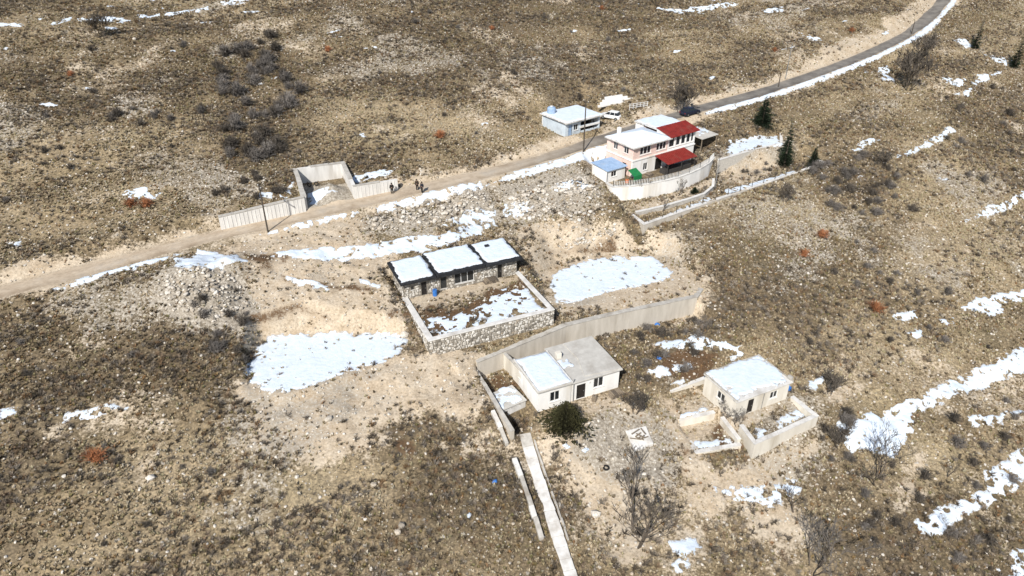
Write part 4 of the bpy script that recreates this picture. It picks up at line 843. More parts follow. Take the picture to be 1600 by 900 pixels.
# ------------------------------------------------------------------ shed, cars, white block wall beyond the road
sd = empty('roadside_shed', (9.6, 125.2, 11.6), R(36), 'snow-roofed roadside shed with pale blue front and dark openings', 'shed')
os_ = [(3.6, 8.0, .35, .95), (3.6, 8.0, 1.35, 2.15)]
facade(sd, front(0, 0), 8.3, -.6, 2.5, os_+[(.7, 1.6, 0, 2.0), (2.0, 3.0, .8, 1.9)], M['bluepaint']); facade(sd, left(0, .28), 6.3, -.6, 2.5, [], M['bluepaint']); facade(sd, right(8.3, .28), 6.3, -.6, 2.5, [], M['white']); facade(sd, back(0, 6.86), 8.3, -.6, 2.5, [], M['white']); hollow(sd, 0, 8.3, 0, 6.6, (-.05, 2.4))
MB().box(3.4, 8.2, -.08, -.004, .98, 1.32).build('counter_board', M['white'], sd)
door(sd, front(0, 0), (.7, 1.6, 0, 2.0), 'blue'); window(sd, front(0, 0), (2.0, 3.0, .8, 1.9), 1)
for k in range(3): MB().box(4.6+1.1*k, 4.7+1.1*k, .05, .15, .355, 2.145).build('mullion', M['iron'], sd)
rf = MB().box(-.4, 8.7, -.6, 7.1, 2.502, 2.68).build('roof', M['concrete_pale'], sd, bevel=.02)
roof_snow(rf, -.2, 8.5, -.35, 6.9, 2.70, .25, .03, .16, 20)
q = F((9.6, 125.2), 1.2, 5.6, 36); wt = empty('water_tank', (q[0], q[1], 14.38), .3, 'pale blue water tank on the shed roof', 'tank')
MB().lathe([(0, 0), (.75, 0), (.8, .15), (.8, .95), (.62, 1.15), (.25, 1.25), (0, 1.27)], 18).build('tank_body', M['blue'], wt, smooth=False); MB().lathe([(.26, 1.24), (.26, 1.36), (0, 1.38)], 12).build('lid', M['frame'], wt); MB().tube([(.8, 0, .2), (1.1, 0, .2), (1.1, 0, 0)], .04, 5).build('outlet_pipe', M['metal'], wt)
def car(loc, rz, paint, label):
    o = empty('parked_car', loc, rz, label, 'car'); hw = .86
    prof = [(-2.05, .32), (-2.1, .62), (-2.02, .86), (-1.75, .95), (1.0, .93), (1.85, .80), (2.08, .62), (2.1, .34)]
    m = MB(); n_ = len(prof)
    for y, s in ((-hw, .97), (-hw*.94, 1), (hw*.94, 1), (hw, .97)): m.v += [(x*s, y, z if abs(y) < hw or z < .5 else z-.07) for x, z in prof]
    for r_ in range(3): m.f += [(r_*n_+k, r_*n_+(k+1) % n_, (r_+1)*n_+(k+1) % n_, (r_+1)*n_+k) for k in range(n_)]
    m.f += [tuple(range(n_))[::-1], tuple(range(3*n_, 4*n_))]; bd = m.build('body', M[paint], o, bevel=.03)
    low = [(-1.78, -hw*.93, .93), (1.02, -hw*.93, .93), (1.02, hw*.93, .93), (-1.78, hw*.93, .93)]; top = [(-1.4, -.62, 1.46), (.28, -.62, 1.46), (.28, .62, 1.46), (-1.4, .62, 1.46)]
    MB().hexa(low, top).build('cabin_glass', M['glass'], o, bevel=.03)
    MB().hexa([(-1.45, -.645, 1.455), (.32, -.645, 1.455), (.32, .645, 1.455), (-1.45, .645, 1.455)], [(-1.3, -.56, 1.52), (.15, -.56, 1.52), (.15, .56, 1.52), (-1.3, .56, 1.52)]).build('roof_panel', M[paint], o)
    for s in (-1, 1):
        for xb, xt in ((-1.0, -.95), (-.05, -.12)):
            a_ = Vector((xb, s*hw*.935, .93)); b_ = Vector((xt, s*.63, 1.46)); MB().tube([a_, b_], .045, 4).build('pillar', M[paint], o)
        MB().box(.85, 1.02, s*.9-.09, s*.9+.09, .95, 1.08).build('mirror', M[paint], o)
        MB().box(1.98, 2.11, s*.62-.16, s*.62+.16, .56, .70).build('headlight', M['lamp'], o); MB().box(-2.12, -2.0, s*.66-.12, s*.66+.12, .62, .80).build('tail_light', M['red'], o)
        for x in (-1.32, 1.3):
            w = MB().lathe([(.18, -.11), (.30, -.11), (.32, -.07), (.32, .07), (.30, .11), (.18, .11)], 16, 'y', (x, s*.78, .32)).build('wheel', M['rubber'], o); MB().lathe([(0, -.08), (.19, -.09), (.19, .09), (0, .08)], 12, 'y', (x, s*.78, .32)).build('rim', M['metal'], w)
    return o
p = sv(951, 187); car((p.x+.4, p.y, hz(p.x, p.y)+.02), R(150), 'carwhite', 'white hatchback parked beside the roadside shed')
p = sv(1078, 180); car((p.x, p.y+.3, hz(p.x, p.y+.3)+.02), R(35), 'cardark', 'dark car on the road behind the pink house')
# white block wall behind the car
bw = empty('block_wall', (19.5, 137.8, hz(19.5, 137.8)-.2), R(28), 'stepped wall of loose white blocks behind the white car', 'wall')
r_ = random.Random(3); blk = MB().box(-.27, .27, -.2, .2, 0, .36).mesh('block', M['white'])
for row in range(4):
    for k in range(16-row*3):
        o = mesh_obj('block', blk, bw, (-3+k*.58+row*.7+r_.uniform(-.05, .05), row*.32+r_.uniform(-.1, .1), row*.365+.05), (0, 0, r_.uniform(-.12, .12)))
tf = empty('garden_fence', (22.6, 136.0, hz(22.6, 136.0)), R(24), 'short white rail fence right of the white car', 'fence')
for k in range(6): MB().box(k*.8-.05, k*.8+.05, -.05, .05, -.3, 1.25).build('post', M['frame'], tf)
for z in (.45, .8, 1.15): MB().box(-.1, 4.1, -.08, -.052, z, z+.09).build('rail', M['frame'], tf)

# ------------------------------------------------------------------ concrete retaining walls and open bay above the road
BAYL = [(-41.6, 92.3), (-30.75, 97.75)]; BAY = [(-30.75, 97.9), (-34.5, 107.5), (-27.5, 110.3), (-24.2, 102.2)]; BAYR = [(-24.3, 101.9), (-18.0, 105.0)]
poly_wall('retaining_wall', BAYL, [11.3, 12.0], [8.6, 9.2], .5, M['concrete_pale'], 'long ribbed concrete retaining wall left of the open bay', coping=M['concrete'], cop_h=.1, ribs=True)
poly_wall('bay_wall', BAY, [11.9, 12.5, 12.5, 11.9], [9, 9, 9, 9], .55, M['concrete_pale'], 'three-sided concrete bay cut into the slope above the road', coping=M['concrete'], cop_h=.1)
poly_wall('retaining_wall', BAYR, [11.9, 11.8], [9.2, 9.3], .4, M['concrete_pale'], 'short ribbed concrete retaining wall right of the open bay', coping=M['concrete'], cop_h=.1, ribs=True)
def tyre(loc, rot, label):
    o = empty('tyre', loc, 0, label, 'tyre'); m = MB().lathe([(.2, -.09), (.31, -.11), (.35, -.06), (.35, .06), (.31, .11), (.2, .09), (.2, -.09)], 18)
    t = m.build('casing', M['rubber'], o); t.rotation_euler = rot
    g = MB()
    for k in range(18):
        a_ = 2*math.pi*k/18; g.box(.352*math.cos(a_)-.02, .352*math.cos(a_)+.02, .352*math.sin(a_)-.02, .352*math.sin(a_)+.02, -.055, .055)
    d = g.build('tread', M['rubber'], o); d.rotation_euler = rot; return o
tyre((-32.2, 106.2, 10.35), (R(70), 0, R(20)), 'left of two tyres leaning in the concrete bay'); tyre((-31.2, 106.6, 10.35), (R(70), 0, R(24)), 'right of two tyres leaning in the concrete bay')
p = sv(947, 732); tyre((p.x, p.y, p.z+.12), (R(12), 0, 0), 'old tyre lying on the ground below the white house')
snow_sheet('snow_patch', [survey([(481, 302), (520, 296), (534, 301), (506, 306), (493, 321), (484, 319)], hfast)], .3, .1, label='snow on the gravel heap in the concrete bay')
# stones at the foot of the ribbed walls
# ------------------------------------------------------------------ poles and posts
def utility_pole(x, y, h, label, mat='pole', arm=True, r=.13):
    z = hz(x, y); o = empty('utility_pole', (x, y, z-.3), 0, label, 'pole')
    MB().tube([(0, 0, 0), (0, 0, h*.5), (0, 0, h)], [r, r*.85, r*.65], 8).build('shaft', M[mat], o)
    if arm:
        a_ = MB(); a_.box(-.7, .7, -.06, .06, h-.55, h-.43); ao = a_.build('crossarm', M[mat], o); ao.rotation_euler = (0, 0, R(-55))
        for x_ in (-.6, 0, .6): MB().lathe([(.05, h-.43), (.07, h-.36), (.05, h-.26), (0, h-.24)], 8, c=(x_, 0, 0)).build('insulator', M['lamp'], ao)
    return o
utility_pole(-34.6, 91.3, 7.6, 'dark utility pole on the road edge before the ribbed wall')
utility_pole(12.4, 119.0, 9.6, 'tall utility pole between the shed and the pink house', 'pole')
p = sv(1227, 124); utility_pole(p.x, p.y, 8.0, 'slim grey pole by the climbing road', 'metal', False, .09)
p = sv(1216, 136); utility_pole(p.x, p.y, 3.2, 'short dark post at the snowy road edge, nearer the pink house', 'pole', False, .13)
p = sv(1424, 53); utility_pole(p.x, p.y, 3.4, 'short dark post at the snowy road bend, top right', 'pole', False, .13)
utility_pole(34.9, 114.6, 6.0, 'slim pale pole in the garden below the pink house terrace', 'metal', False, .07)

# ------------------------------------------------------------------ the concrete path and kerbs below the white house
PA, PB = Vector((1.45, 60.6)), Vector((5.7, 44.6)); pd = (PB-PA); pl = pd.length; pd.normalize(); pn = Vector((-pd.y, pd.x))
ang = math.atan2(pd.y, pd.x)
pa = empty('garden_path', (PA.x, PA.y, hz(*PA)), ang); pa['kind'] = 'structure'
s_ = 0; r_ = random.Random(5); oz = hz(*PA)
while s_ < pl:
    ln = r_.uniform(1.15, 1.6); c = PA+pd*(s_+ln/2); z0, z1 = hz(*(PA+pd*s_)), hz(*(PA+pd*(s_+ln)))
    w0, w1 = .62+r_.uniform(-.05, .05), .62+r_.uniform(-.05, .05); t0, t1 = z0-oz+.16, z1-oz+.16+r_.uniform(-.02, .03)
    m = MB().hexa([(s_, -w0, t0-.4), (s_+ln-.035, -w1, t1-.4), (s_+ln-.035, w1, t1-.4), (s_, w0, t0-.4)], [(s_, -w0, t0), (s_+ln-.035, -w1, t1), (s_+ln-.035, w1, t1), (s_, w0, t0)])
    m.build('paving_slab', M[r_.choice(('concrete_pale', 'concrete_pale', 'concrete'))], pa, bevel=.02); s_ += ln
def kerb(name, pts_px, hgt, w, label, mats=('concrete',), gap=.03):
    W = [sv(*p) for p in pts_px]; o = empty(name, W[0], 0, label, 'kerb'); r_ = random.Random(len(label)); org = W[0].copy()
    for a_, b_ in zip(W, W[1:]):
        d = (b_-a_); ln = d.length; d.normalize(); k = max(1, int(ln/1.3)); nr = Vector((-d.y, d.x, 0)).normalized()
        for j in range(k):
            if r_.random() < gap: continue
            p0 = a_+d*(ln*j/k+.03); p1 = a_+d*(ln*(j+1)/k-.03); p0.z = hz(p0.x, p0.y); p1.z = hz(p1.x, p1.y); q = nr*(w*r_.uniform(.8, 1.15)/2); h0 = hgt*r_.uniform(.75, 1.15); j0 = nr*r_.uniform(-.05, .05)
            L4 = [p0-q+j0, p1-q+j0, p1+q+j0, p0+q+j0]; up_ = Vector((0, 0, h0)); dn = Vector((0, 0, -.4))
            MB().hexa([v-org+dn for v in L4], [v-org+up_ for v in L4]).build('kerb_stone', M[r_.choice(mats)], o, bevel=.025)
kerb('kerb_wall', [(770, 645), (783, 672), (793, 697), (804, 720), (815, 748), (825, 778), (836, 812), (846, 845)], .5, .5, 'broken grey kerb wall left of the concrete path', ('concrete', 'concrete_pale'))
kerb('kerb_wall', [(829, 668), (838, 700), (848, 728), (862, 768), (876, 810), (888, 845)], .18, .22, 'thin dark kerb right of the concrete path', ('concrete',), .05)
# square concrete pad with debris
P4 = [sv(977, 674), sv(991, 706), sv(1021, 696), sv(1009, 667)]; zc = max(p.z for p in P4)
sp = empty('concrete_slab', P4[0], 0, 'square broken concrete base strewn with debris', 'slab')
MB().hexa([(p.x-P4[0].x, p.y-P4[0].y, p.z-P4[0].z-.5) for p in P4], [(p.x-P4[0].x, p.y-P4[0].y, zc*.2+p.z*.8-P4[0].z+.12) for p in P4]).build('slab_body', M['concrete_pale'], sp, bevel=.04)
ctr = sum(P4, Vector())/4
for k in range(9):
    r_ = random.Random(k); a_ = r_.uniform(0, 3.1); l_ = r_.uniform(.5, 1.3); x, y = ctr.x+r_.uniform(-.7, .7), ctr.y+r_.uniform(-.6, .6)
    o = MB().box(-l_/2, l_/2, -.07, .07, 0, .06).build('plank', M['wood']); o.location = (x, y, zc*.6+min(p.z for p in P4)*.4+.14+.065*k); o.rotation_euler = (0, 0, a_)
    tag(o, 'grey plank lying among debris on the square concrete base', 'plank', 'planks on the broken base')

def woodpile(loc, rz, label, n_=7, rows=4, seed=1):
    o = empty('woodpile', loc, rz, label, 'woodpile'); r_ = random.Random(seed); lg = [MB().lathe([(0, -.5), (.11, -.5), (.12, 0), (.11, .5), (0, .5)], 7, 'y').mesh('log', M[m_]) for m_ in ('wood', 'bark')]
    for row in range(rows):
        for k in range(n_-row): mesh_obj('log', r_.choice(lg), o, (k*.23+row*.115, r_.uniform(-.06, .06), .1+row*.2), (0, r_.uniform(0, 6), r_.uniform(-.06, .06)))
q = F((3.0, 63.7), 9.0, -1.1, WH_A); woodpile((q[0], q[1], hz(*q)), R(WH_A), 'low woodpile against the front of the white house', 8, 3, 2)
q = F((3.0, 63.7), 6.9, -.9, WH_A); barrel((q[0], q[1], hz(*q)), 'wood', 'brown drum beside the white house door', .8, .28)
q = F(PINK_O, 13.2, -1.6, PINK_A); woodpile((q[0], q[1], 8.5), R(PINK_A+20), 'woodpile at the right end of the pink house terrace', 6, 4, 3)
q = F(PINK_O, 2.2, -1.4, PINK_A); woodpile((q[0], q[1], 8.5), R(PINK_A), 'woodpile on the pink house terrace near the green shelter', 6, 3, 4)
q = F(STONE_O, 11.5, 10.2); woodpile((q[0], q[1], 5.0), R(A1), 'woodpile under the window of the stone house', 9, 3, 5)
# ------------------------------------------------------------------ people on the road
def person(loc, rz, top, legs, label, lean=0):
    o = empty('person', loc, rz, label, 'person')
    J = {'pel': (0, 0, .95), 'chest': (0, -.02, 1.28), 'neck': (0, -.01, 1.48), 'head': (0, -.03, 1.62), 'crown': (0, -.02, 1.74),
         'hl': (-.10, 0, .90), 'kl': (-.11, -.06, .50), 'al': (-.11, .02, .09), 'tl': (-.11, -.15, .04), 'hr': (.10, 0, .90), 'kr': (.12, -.12, .52), 'ar': (.12, -.05, .09), 'tr': (.12, -.22, .04),
         'sl': (-.20, -.01, 1.42), 'el': (-.27, .03, 1.14), 'wl': (-.27, -.10, .90), 'fl': (-.26, -.15, .80), 'sr': (.20, -.01, 1.42), 'er': (.27, .02, 1.14), 'wr': (.27, -.12, .92), 'fr': (.26, -.17, .82)}
    Rd = {'pel': .12, 'chest': .13, 'neck': .06, 'head': .10, 'crown': .07, 'hl': .10, 'kl': .065, 'al': .045, 'tl': .035, 'hr': .10, 'kr': .065, 'ar': .045, 'tr': .035, 'sl': .07, 'el': .05, 'wl': .035, 'fl': .03, 'sr': .07, 'er': .05, 'wr': .035, 'fr': .03}
    E_ = [('pel', 'chest'), ('chest', 'neck'), ('neck', 'head'), ('head', 'crown'), ('pel', 'hl'), ('hl', 'kl'), ('kl', 'al'), ('al', 'tl'), ('pel', 'hr'), ('hr', 'kr'), ('kr', 'ar'), ('ar', 'tr'), ('chest', 'sl'), ('sl', 'el'), ('el', 'wl'), ('wl', 'fl'), ('chest', 'sr'), ('sr', 'er'), ('er', 'wr'), ('wr', 'fr')]
    def skin(name, edges, grow, mat, root):
        ks_ = []
        for e in edges:
            for k in e:
                if k not in ks_: ks_.append(k)
        me = bpy.data.meshes.new(name); me.from_pydata([J[k] for k in ks_], [(ks_.index(a_), ks_.index(b_)) for a_, b_ in edges], [])
        t = bpy.data.objects.new(name, me); C.objects.link(t); sk = t.modifiers.new('skin', 'SKIN'); sk.use_smooth_shade = True
        for k, v in zip(ks_, me.skin_vertices[0].data): v.radius = (Rd[k]+grow,)*2; v.use_root = (k == root)
        ss = t.modifiers.new('sub', 'SUBSURF'); ss.levels = ss.render_levels = 1
        dg = bpy.context.evaluated_depsgraph_get(); out = bpy.data.meshes.new_from_object(t.evaluated_get(dg)); bpy.data.objects.remove(t)
        out.materials.clear(); out.materials.append(M[mat]); return mesh_obj(name, out, o)
    skin('body', E_, 0, 'skin', 'pel')
    skin('jacket', [e for e in E_ if e in (('pel', 'chest'), ('chest', 'sl'), ('sl', 'el'), ('el', 'wl'), ('chest', 'sr'), ('sr', 'er'), ('er', 'wr'))], .055, top, 'pel')
    skin('trousers', [e for e in E_ if e in (('pel', 'hl'), ('hl', 'kl'), ('kl', 'al'), ('al', 'tl'), ('pel', 'hr'), ('hr', 'kr'), ('kr', 'ar'), ('ar', 'tr'))], .035, legs, 'pel')
    m = MB().lathe([(.122, 1.62), (.135, 1.70), (.11, 1.79), (.06, 1.83), (0, 1.84)], 10, c=(0, .0, 0)); m.build('hair', M['hair'], o, smooth=True)
    return o
for px_, py_, rz, t, l_, lab in [(613, 303, R(200), 'clothblack', 'clothblack', 'person in black walking on the road by the short concrete wall'), (652, 297, R(30), 'clothbrown', 'clothblack', 'person in brown jacket, farther of the pair on the road'), (660, 301, R(-40), 'clothnavy', 'clothblack', 'person in dark navy, nearer of the pair on the road')]:
    p = sv(px_, py_); person((p.x, p.y, hz(p.x, p.y)+.04), rz, t, l_, lab)

# ------------------------------------------------------------------ stones, rubble, litter
def stone_mesh(seed, mat, squash=.65):
    bm = bmesh.new(); bmesh.ops.create_icosphere(bm, subdivisions=1, radius=.5); r_ = random.Random(seed)
    for v in bm.verts: v.co = Vector((v.co.x*r_.uniform(.75, 1.2), v.co.y*r_.uniform(.7, 1.1), v.co.z*squash*r_.uniform(.75, 1.15)))
    me = bpy.data.meshes.new('stone'); bm.to_mesh(me); bm.free(); me.materials.append(mat); return me
STM = [stone_mesh(k, M['stone']) for k in range(6)]
def heap(px_poly, n_, smin, smax, label, pile=.35):
    W = survey(px_poly, hfast)[:, :2]; lo, hi = W.min(0), W.max(0); c = W.mean(0); o = empty('rubble_heap', (c[0], c[1], hz(*c)), 0, label, 'rubble'); r_ = random.Random(n_); k = 0
    while k < n_:
        x, y = r_.uniform(lo[0], hi[0]), r_.uniform(lo[1], hi[1]); d = -float(sdf(np.array([x]), np.array([y]), W)[0])
        if d < 0: continue
        s = smin+(smax-smin)*r_.random()**2.2
        mesh_obj('stone', STM[k % 6], o, (x-c[0], y-c[1], hz(x, y)-o.location.z+s*.12+min(d, 1.5)*pile*r_.random()), (r_.uniform(-.4, .4), r_.uniform(-.4, .4), r_.uniform(0, 6.3)), (s, s, s)); k += 1
heap([(572, 342), (640, 322), (760, 294), (772, 330), (700, 346), (620, 360), (580, 362)], 290, .3, 1.0, 'broad grey rubble slope below the road, left part', .2)
heap([(795, 305), (850, 288), (862, 320), (830, 345), (800, 340)], 150, .35, 1.0, 'grey rubble heap below the road, middle part', .3)
heap([(862, 290), (890, 276), (930, 285), (935, 300), (880, 312)], 120, .35, 1.05, 'snow-dusted rubble heap left of the pink house terrace', .4)
heap([(800, 345), (862, 318), (930, 305), (955, 340), (940, 360), (860, 372)], 200, .22, .8, 'loose rubble scattered over the earth mound above the right snow terrace', .12)
heap([(870, 385), (940, 352), (965, 350), (960, 372), (890, 392)], 110, .25, .7, 'loose stones at the foot of the gravel mound', .15)
heap([(240, 440), (300, 418), (370, 430), (390, 480), (330, 505), (262, 480)], 260, .25, .8, 'pale stony spoil tip below the road on the left', .15)
for u, v, s, lab in [(632, 517, 1.3, 'large beige boulder at the right end of the left snow field'), (628, 822, .9, 'pale boulder low on the lower left slope, upper of two'), (622, 832, .8, 'pale boulder low on the lower left slope, lower of two'), (584, 758, .8, 'lone pale boulder on the lower slope below the tan apron'),
                     (464, 746, .6, 'small pale boulder below the tip of the tan apron'), (515, 655, .9, 'dark boulder on the tan apron'), (1262, 420, .6, 'pale stone on the right slope among rusty bushes'), (210, 62, .9, 'pale boulder on the upper left slope'), (236, 748, 1.0, 'grey slab-like stone on the lower left slope'), (930, 805, 1.2, 'white boulder beside the bare tree on waste ground')]:
    p = sv(u, v); o = mesh_obj('boulder', stone_mesh(int(u), M['stone'], .7), None, (p.x, p.y, p.z+s*.15), (0, 0, u), (s, s, s)); tag(o, lab, 'boulder')
for u, v, mt, s, lab in [(773, 752, 'bluebright', .6, 'scrap of blue plastic left of the kerb wall'), (733, 805, 'litter', .6, 'pale plastic litter low on the lower slope'), (1027, 507, 'bluebright', .7, 'blue plastic scrap at the foot of the beige retaining wall'), (1030, 560, 'bluebright', .7, 'blue plastic scrap near the brown earth between the lower houses'), (885, 697, 'litter', .8, 'pale plastic sheet on waste ground below the white house, left of two'), (915, 703, 'litter', .8, 'pale plastic sheet on waste ground below the white house, right of two')]:
    p = sv(u, v); sheet_pile((p.x, p.y, p.z+.0), u, mt, lab, 'litter', s, .25, 'plastic_scrap')

# ------------------------------------------------------------------ trees and shrubs
def bare_tree_meshes(seed, h, spread, twigmat, trunks=1, tmin=.013):
    r_ = random.Random(seed); T = MB(); K = MB()
    def grow(p, d, ln, rad, lev):
        pts = [p]; q = p.copy(); dd = d.copy(); n_ = 3
        for i in range(n_):
            dd = (dd+Vector((r_.uniform(-.22, .22), r_.uniform(-.22, .22), r_.uniform(-.05, .16)))).normalized(); q = q+dd*ln/n_; pts.append(q.copy())
        rr = [rad*(1-(.55 if lev < 3 else .3)*i/n_) for i in range(n_+1)]
        (T if lev < 2 else K).tube(pts, rr, 5 if lev < 2 else 3, False)
        if lev >= 4: return
        for k in range(r_.randint(3, 4) if lev < 2 else r_.randint(2, 4)):
            t = r_.uniform(.45, 1.0); i = min(n_-1, int(t*n_)); b = pts[i].lerp(pts[i+1], t*n_-i); a_ = r_.uniform(0, 6.28)
            side = Vector((math.cos(a_), math.sin(a_), r_.uniform(-.1, .5))); nd = (dd*.75+side*spread*r_.uniform(.6, 1.1)+Vector((0, 0, .12))).normalized(); grow(b, nd, ln*r_.uniform(.5, .72), max(rad*.5, tmin), lev+1)
    for t in range(trunks):
        a_ = r_.uniform(0, 6.28); sp_ = .55 if trunks > 1 else .1; d = Vector((math.cos(a_)*sp_, math.sin(a_)*sp_, 1)).normalized(); b0 = .07*h*(trunks > 1)*r_.uniform(.4, 1); grow(Vector((math.cos(a_)*b0, math.sin(a_)*b0, -.2)), d, h*.40, h*.021/trunks**.5, 0)
    return T.mesh('trunk', M['bark'], False, False), K.mesh('crown', M[twigmat], False, False)
TREES = [bare_tree_meshes(11, 5.5, .75, 'twigdark', 3), bare_tree_meshes(12, 6.5, .8, 'twigdark', 2), bare_tree_meshes(13, 4.5, .85, 'twig', 4), bare_tree_meshes(14, 5, .7, 'twigdark', 1), bare_tree_meshes(15, 4.6, .9, 'twigdark', 6, .026)]
def bare_tree(u, v, k, s, label, rz=None, loc=None):
    p = loc or sv(u, v); o = empty('bare_tree', p, rz if rz is not None else u, label, 'tree'); s *= 1.3; o.scale = (s, s, s)
    mesh_obj('trunk', TREES[k][0], o); mesh_obj('crown', TREES[k][1], o)
for u, v, k, s, lab in [
    (995, 845, 0, 1.6, 'big forked bare tree on the waste ground below the white house'), (1062, 176, 4, 1.35, 'large bare tree by the road behind the pink house'), (1368, 752, 0, 1.2, 'dark bare tree at the edge of the big snow tongue'),
    (1268, 892, 2, 1.5, 'spreading bare tree at the bottom edge, right of centre'), (1240, 800, 3, .9, 'thin bare sapling below the jagged snow patch'), (1418, 140, 4, 1.9, 'dense grey bare tree below the climbing road'), (1442, 98, 4, 1.5, 'smaller bare tree at the road bend, upper right'),
    (1295, 616, 4, .75, 'bare tree right of the cream house beside a small snow patch'), (992, 646, 4, .7, 'bushy bare tree at the right corner of the white house'), (1130, 655, 2, .62, 'bare fruit tree over the stepped beds, left one'), (1152, 664, 2, .6, 'bare fruit tree over the stepped beds, right one'),
    (1310, 700, 4, .7, 'tangled bare tree at the left tip of the big snow tongue'), (1375, 262, 4, .8, 'bare bush-like tree under the slanting snow streak'), (1225, 315, 4, .75, 'bare tree just below the outer garden wall'), (1060, 306, 3, .8, 'thin bare tree before the white terrace wall, right one'), (1006, 310, 3, .85, 'thin bare tree before the white terrace wall, left one'),
    (1035, 330, 3, .6, 'small bare tree inside the lower garden'), (1120, 275, 3, .7, 'bare sapling near the slim pole in the garden'), (160, 60, 4, 1.1, 'bare tree on the snow line at the upper left'), (1640, 720, 0, .9, 'bare tree at the right edge'),
    (1480, 745, 3, .6, 'thin bare sapling standing in the ragged snow drift'), (1490, 850, 2, .6, 'low bare tree below the ragged snow drift'), (865, 720, 3, .5, 'small bare sapling right of the concrete path'), (1098, 520, 2, .6, 'bare bush at the right end of the beige retaining wall')]:
    bare_tree(u, v, k, s, lab)
def conifer_meshes(seed, h, rad, mat, droop=.25, pw=.75):
    r_ = random.Random(seed); T = MB().tube([(0, 0, -.3), (0, 0, h*.5), (.05, 0, h*.97)], [h*.022, h*.014, .01], 6); K = MB(); z = h*.06
    while z < h*.985:
        f_ = 1-z/h; n_ = int(6+8*f_); rr = rad*(f_**pw)*(1 if z > h*.12 else .85)
        for k in range(n_):
            a_ = r_.uniform(0, 6.28); ln = rr*r_.uniform(.45, 1.2)*(1+.25*math.sin(a_*2+seed+z*2.2)); d = Vector((math.cos(a_), math.sin(a_), 0)); up_ = r_.uniform(-.1, .25)-droop*f_
            tip = d*ln+Vector((0, 0, z+ln*up_)); bs = Vector((0, 0, z)); sd_ = Vector((-d.y, d.x, 0))
            for j in range(5):
                t = .25+.75*j/5+r_.uniform(-.05, .05); c = bs.lerp(tip, min(t, 1)); w = .30*rr*r_.uniform(.6, 1.2)*(1.15-t*.6)+.06
                for s in (-1, 1):
                    e = c+sd_*s*w+d*w*.6+Vector((0, 0, r_.uniform(-.3, .25)*w)); b2 = c+d*.16*w+Vector((0, 0, .1*w)); b1 = c-d*.22*w-Vector((0, 0, r_.uniform(.05, .3)*w)); K.add([b1, b2, e], [(0, 1, 2)])
            K.add([tip-sd_*.06*rr, tip+sd_*.06*rr, tip+d*.18*rr], [(0, 1, 2)])
        z += h*.035*r_.uniform(.8, 1.2)
    return T.mesh('trunk', M['bark'], False, False), K.mesh('crown', M[mat], False, False)
def conifer(loc, seed, h, rad, mat, label):
    t, k = conifer_meshes(seed, h, rad, mat, pw=.85 if rad > 2.8 else .8); o = empty('conifer', loc, 0, label, 'tree'); mesh_obj('trunk', t, o); mesh_obj('crown', k, o)
conifer(sv(884, 668), 1, 3.9, 3.1, 'needleolive', 'broad dark green conifer before the white house'); conifer(sv(1190, 199), 2, 6.0, 2.6, 'needle', 'bushy conifer above the snowy garden')
conifer(sv(1228, 244), 3, 8.6, 2.0, 'needle', 'tall narrow conifer at the corner of the snowy garden'); conifer(sv(1269, 262), 4, 4.2, 1.6, 'needle', 'small conifer at the end of the outer garden wall')
conifer(sv(1523, 77), 5, 8.0, 1.3, 'needle', 'slender conifer at the upper right, left of two'); conifer(sv(1584, 107), 6, 9.2, 1.7, 'needle', 'tall conifer at the upper right edge')
conifer(sv(1085, 302), 7, 1.2, .9, 'needle', 'round dark shrub at the foot of the white terrace wall')
def shrub_mesh(seed, mat, n_=70, r=1.0, h=.9):
    r_ = random.Random(seed); m = MB()
    for k in range(n_):
        a_ = r_.uniform(0, 6.28); el = r_.uniform(.25, 1.5); d = Vector((math.cos(a_)*math.cos(el)*r, math.sin(a_)*math.cos(el)*r, math.sin(el)*h))*r_.uniform(.6, 1.05); b = Vector((r_.uniform(-.25, .25)*r, r_.uniform(-.25, .25)*r, -.05))
        mid_ = b.lerp(d, .55)+Vector((r_.uniform(-.1, .1), r_.uniform(-.1, .1), r_.uniform(0, .12))); sd_ = Vector((-d.y, d.x, .2)).normalized()
        for p, q, w in ((b, mid_, .03), (mid_, d, .022)): m.add([p-sd_*w, p+sd_*w, q+sd_*w*.6, q-sd_*w*.6], [(0, 1, 2, 3)])
        for j in range(3):
            t = r_.uniform(.2, .9); c = mid_.lerp(d, t); e = c+Vector((r_.uniform(-.3, .3), r_.uniform(-.3, .3), r_.uniform(.0, .28))); m.add([c-sd_*.02, c+sd_*.02, e], [(0, 1, 2)])
    return m.mesh('shrub', M[mat], False, False)
SHR = {'grey': [shrub_mesh(20+k, 'twig', 105, 1.25, 1.1) for k in range(4)], 'dark': [shrub_mesh(30+k, 'twigdark', 105, 1.15, 1.05) for k in range(4)], 'rust': [shrub_mesh(40+k, 'twigred', 95, 1.15, .95) for k in range(3)]}
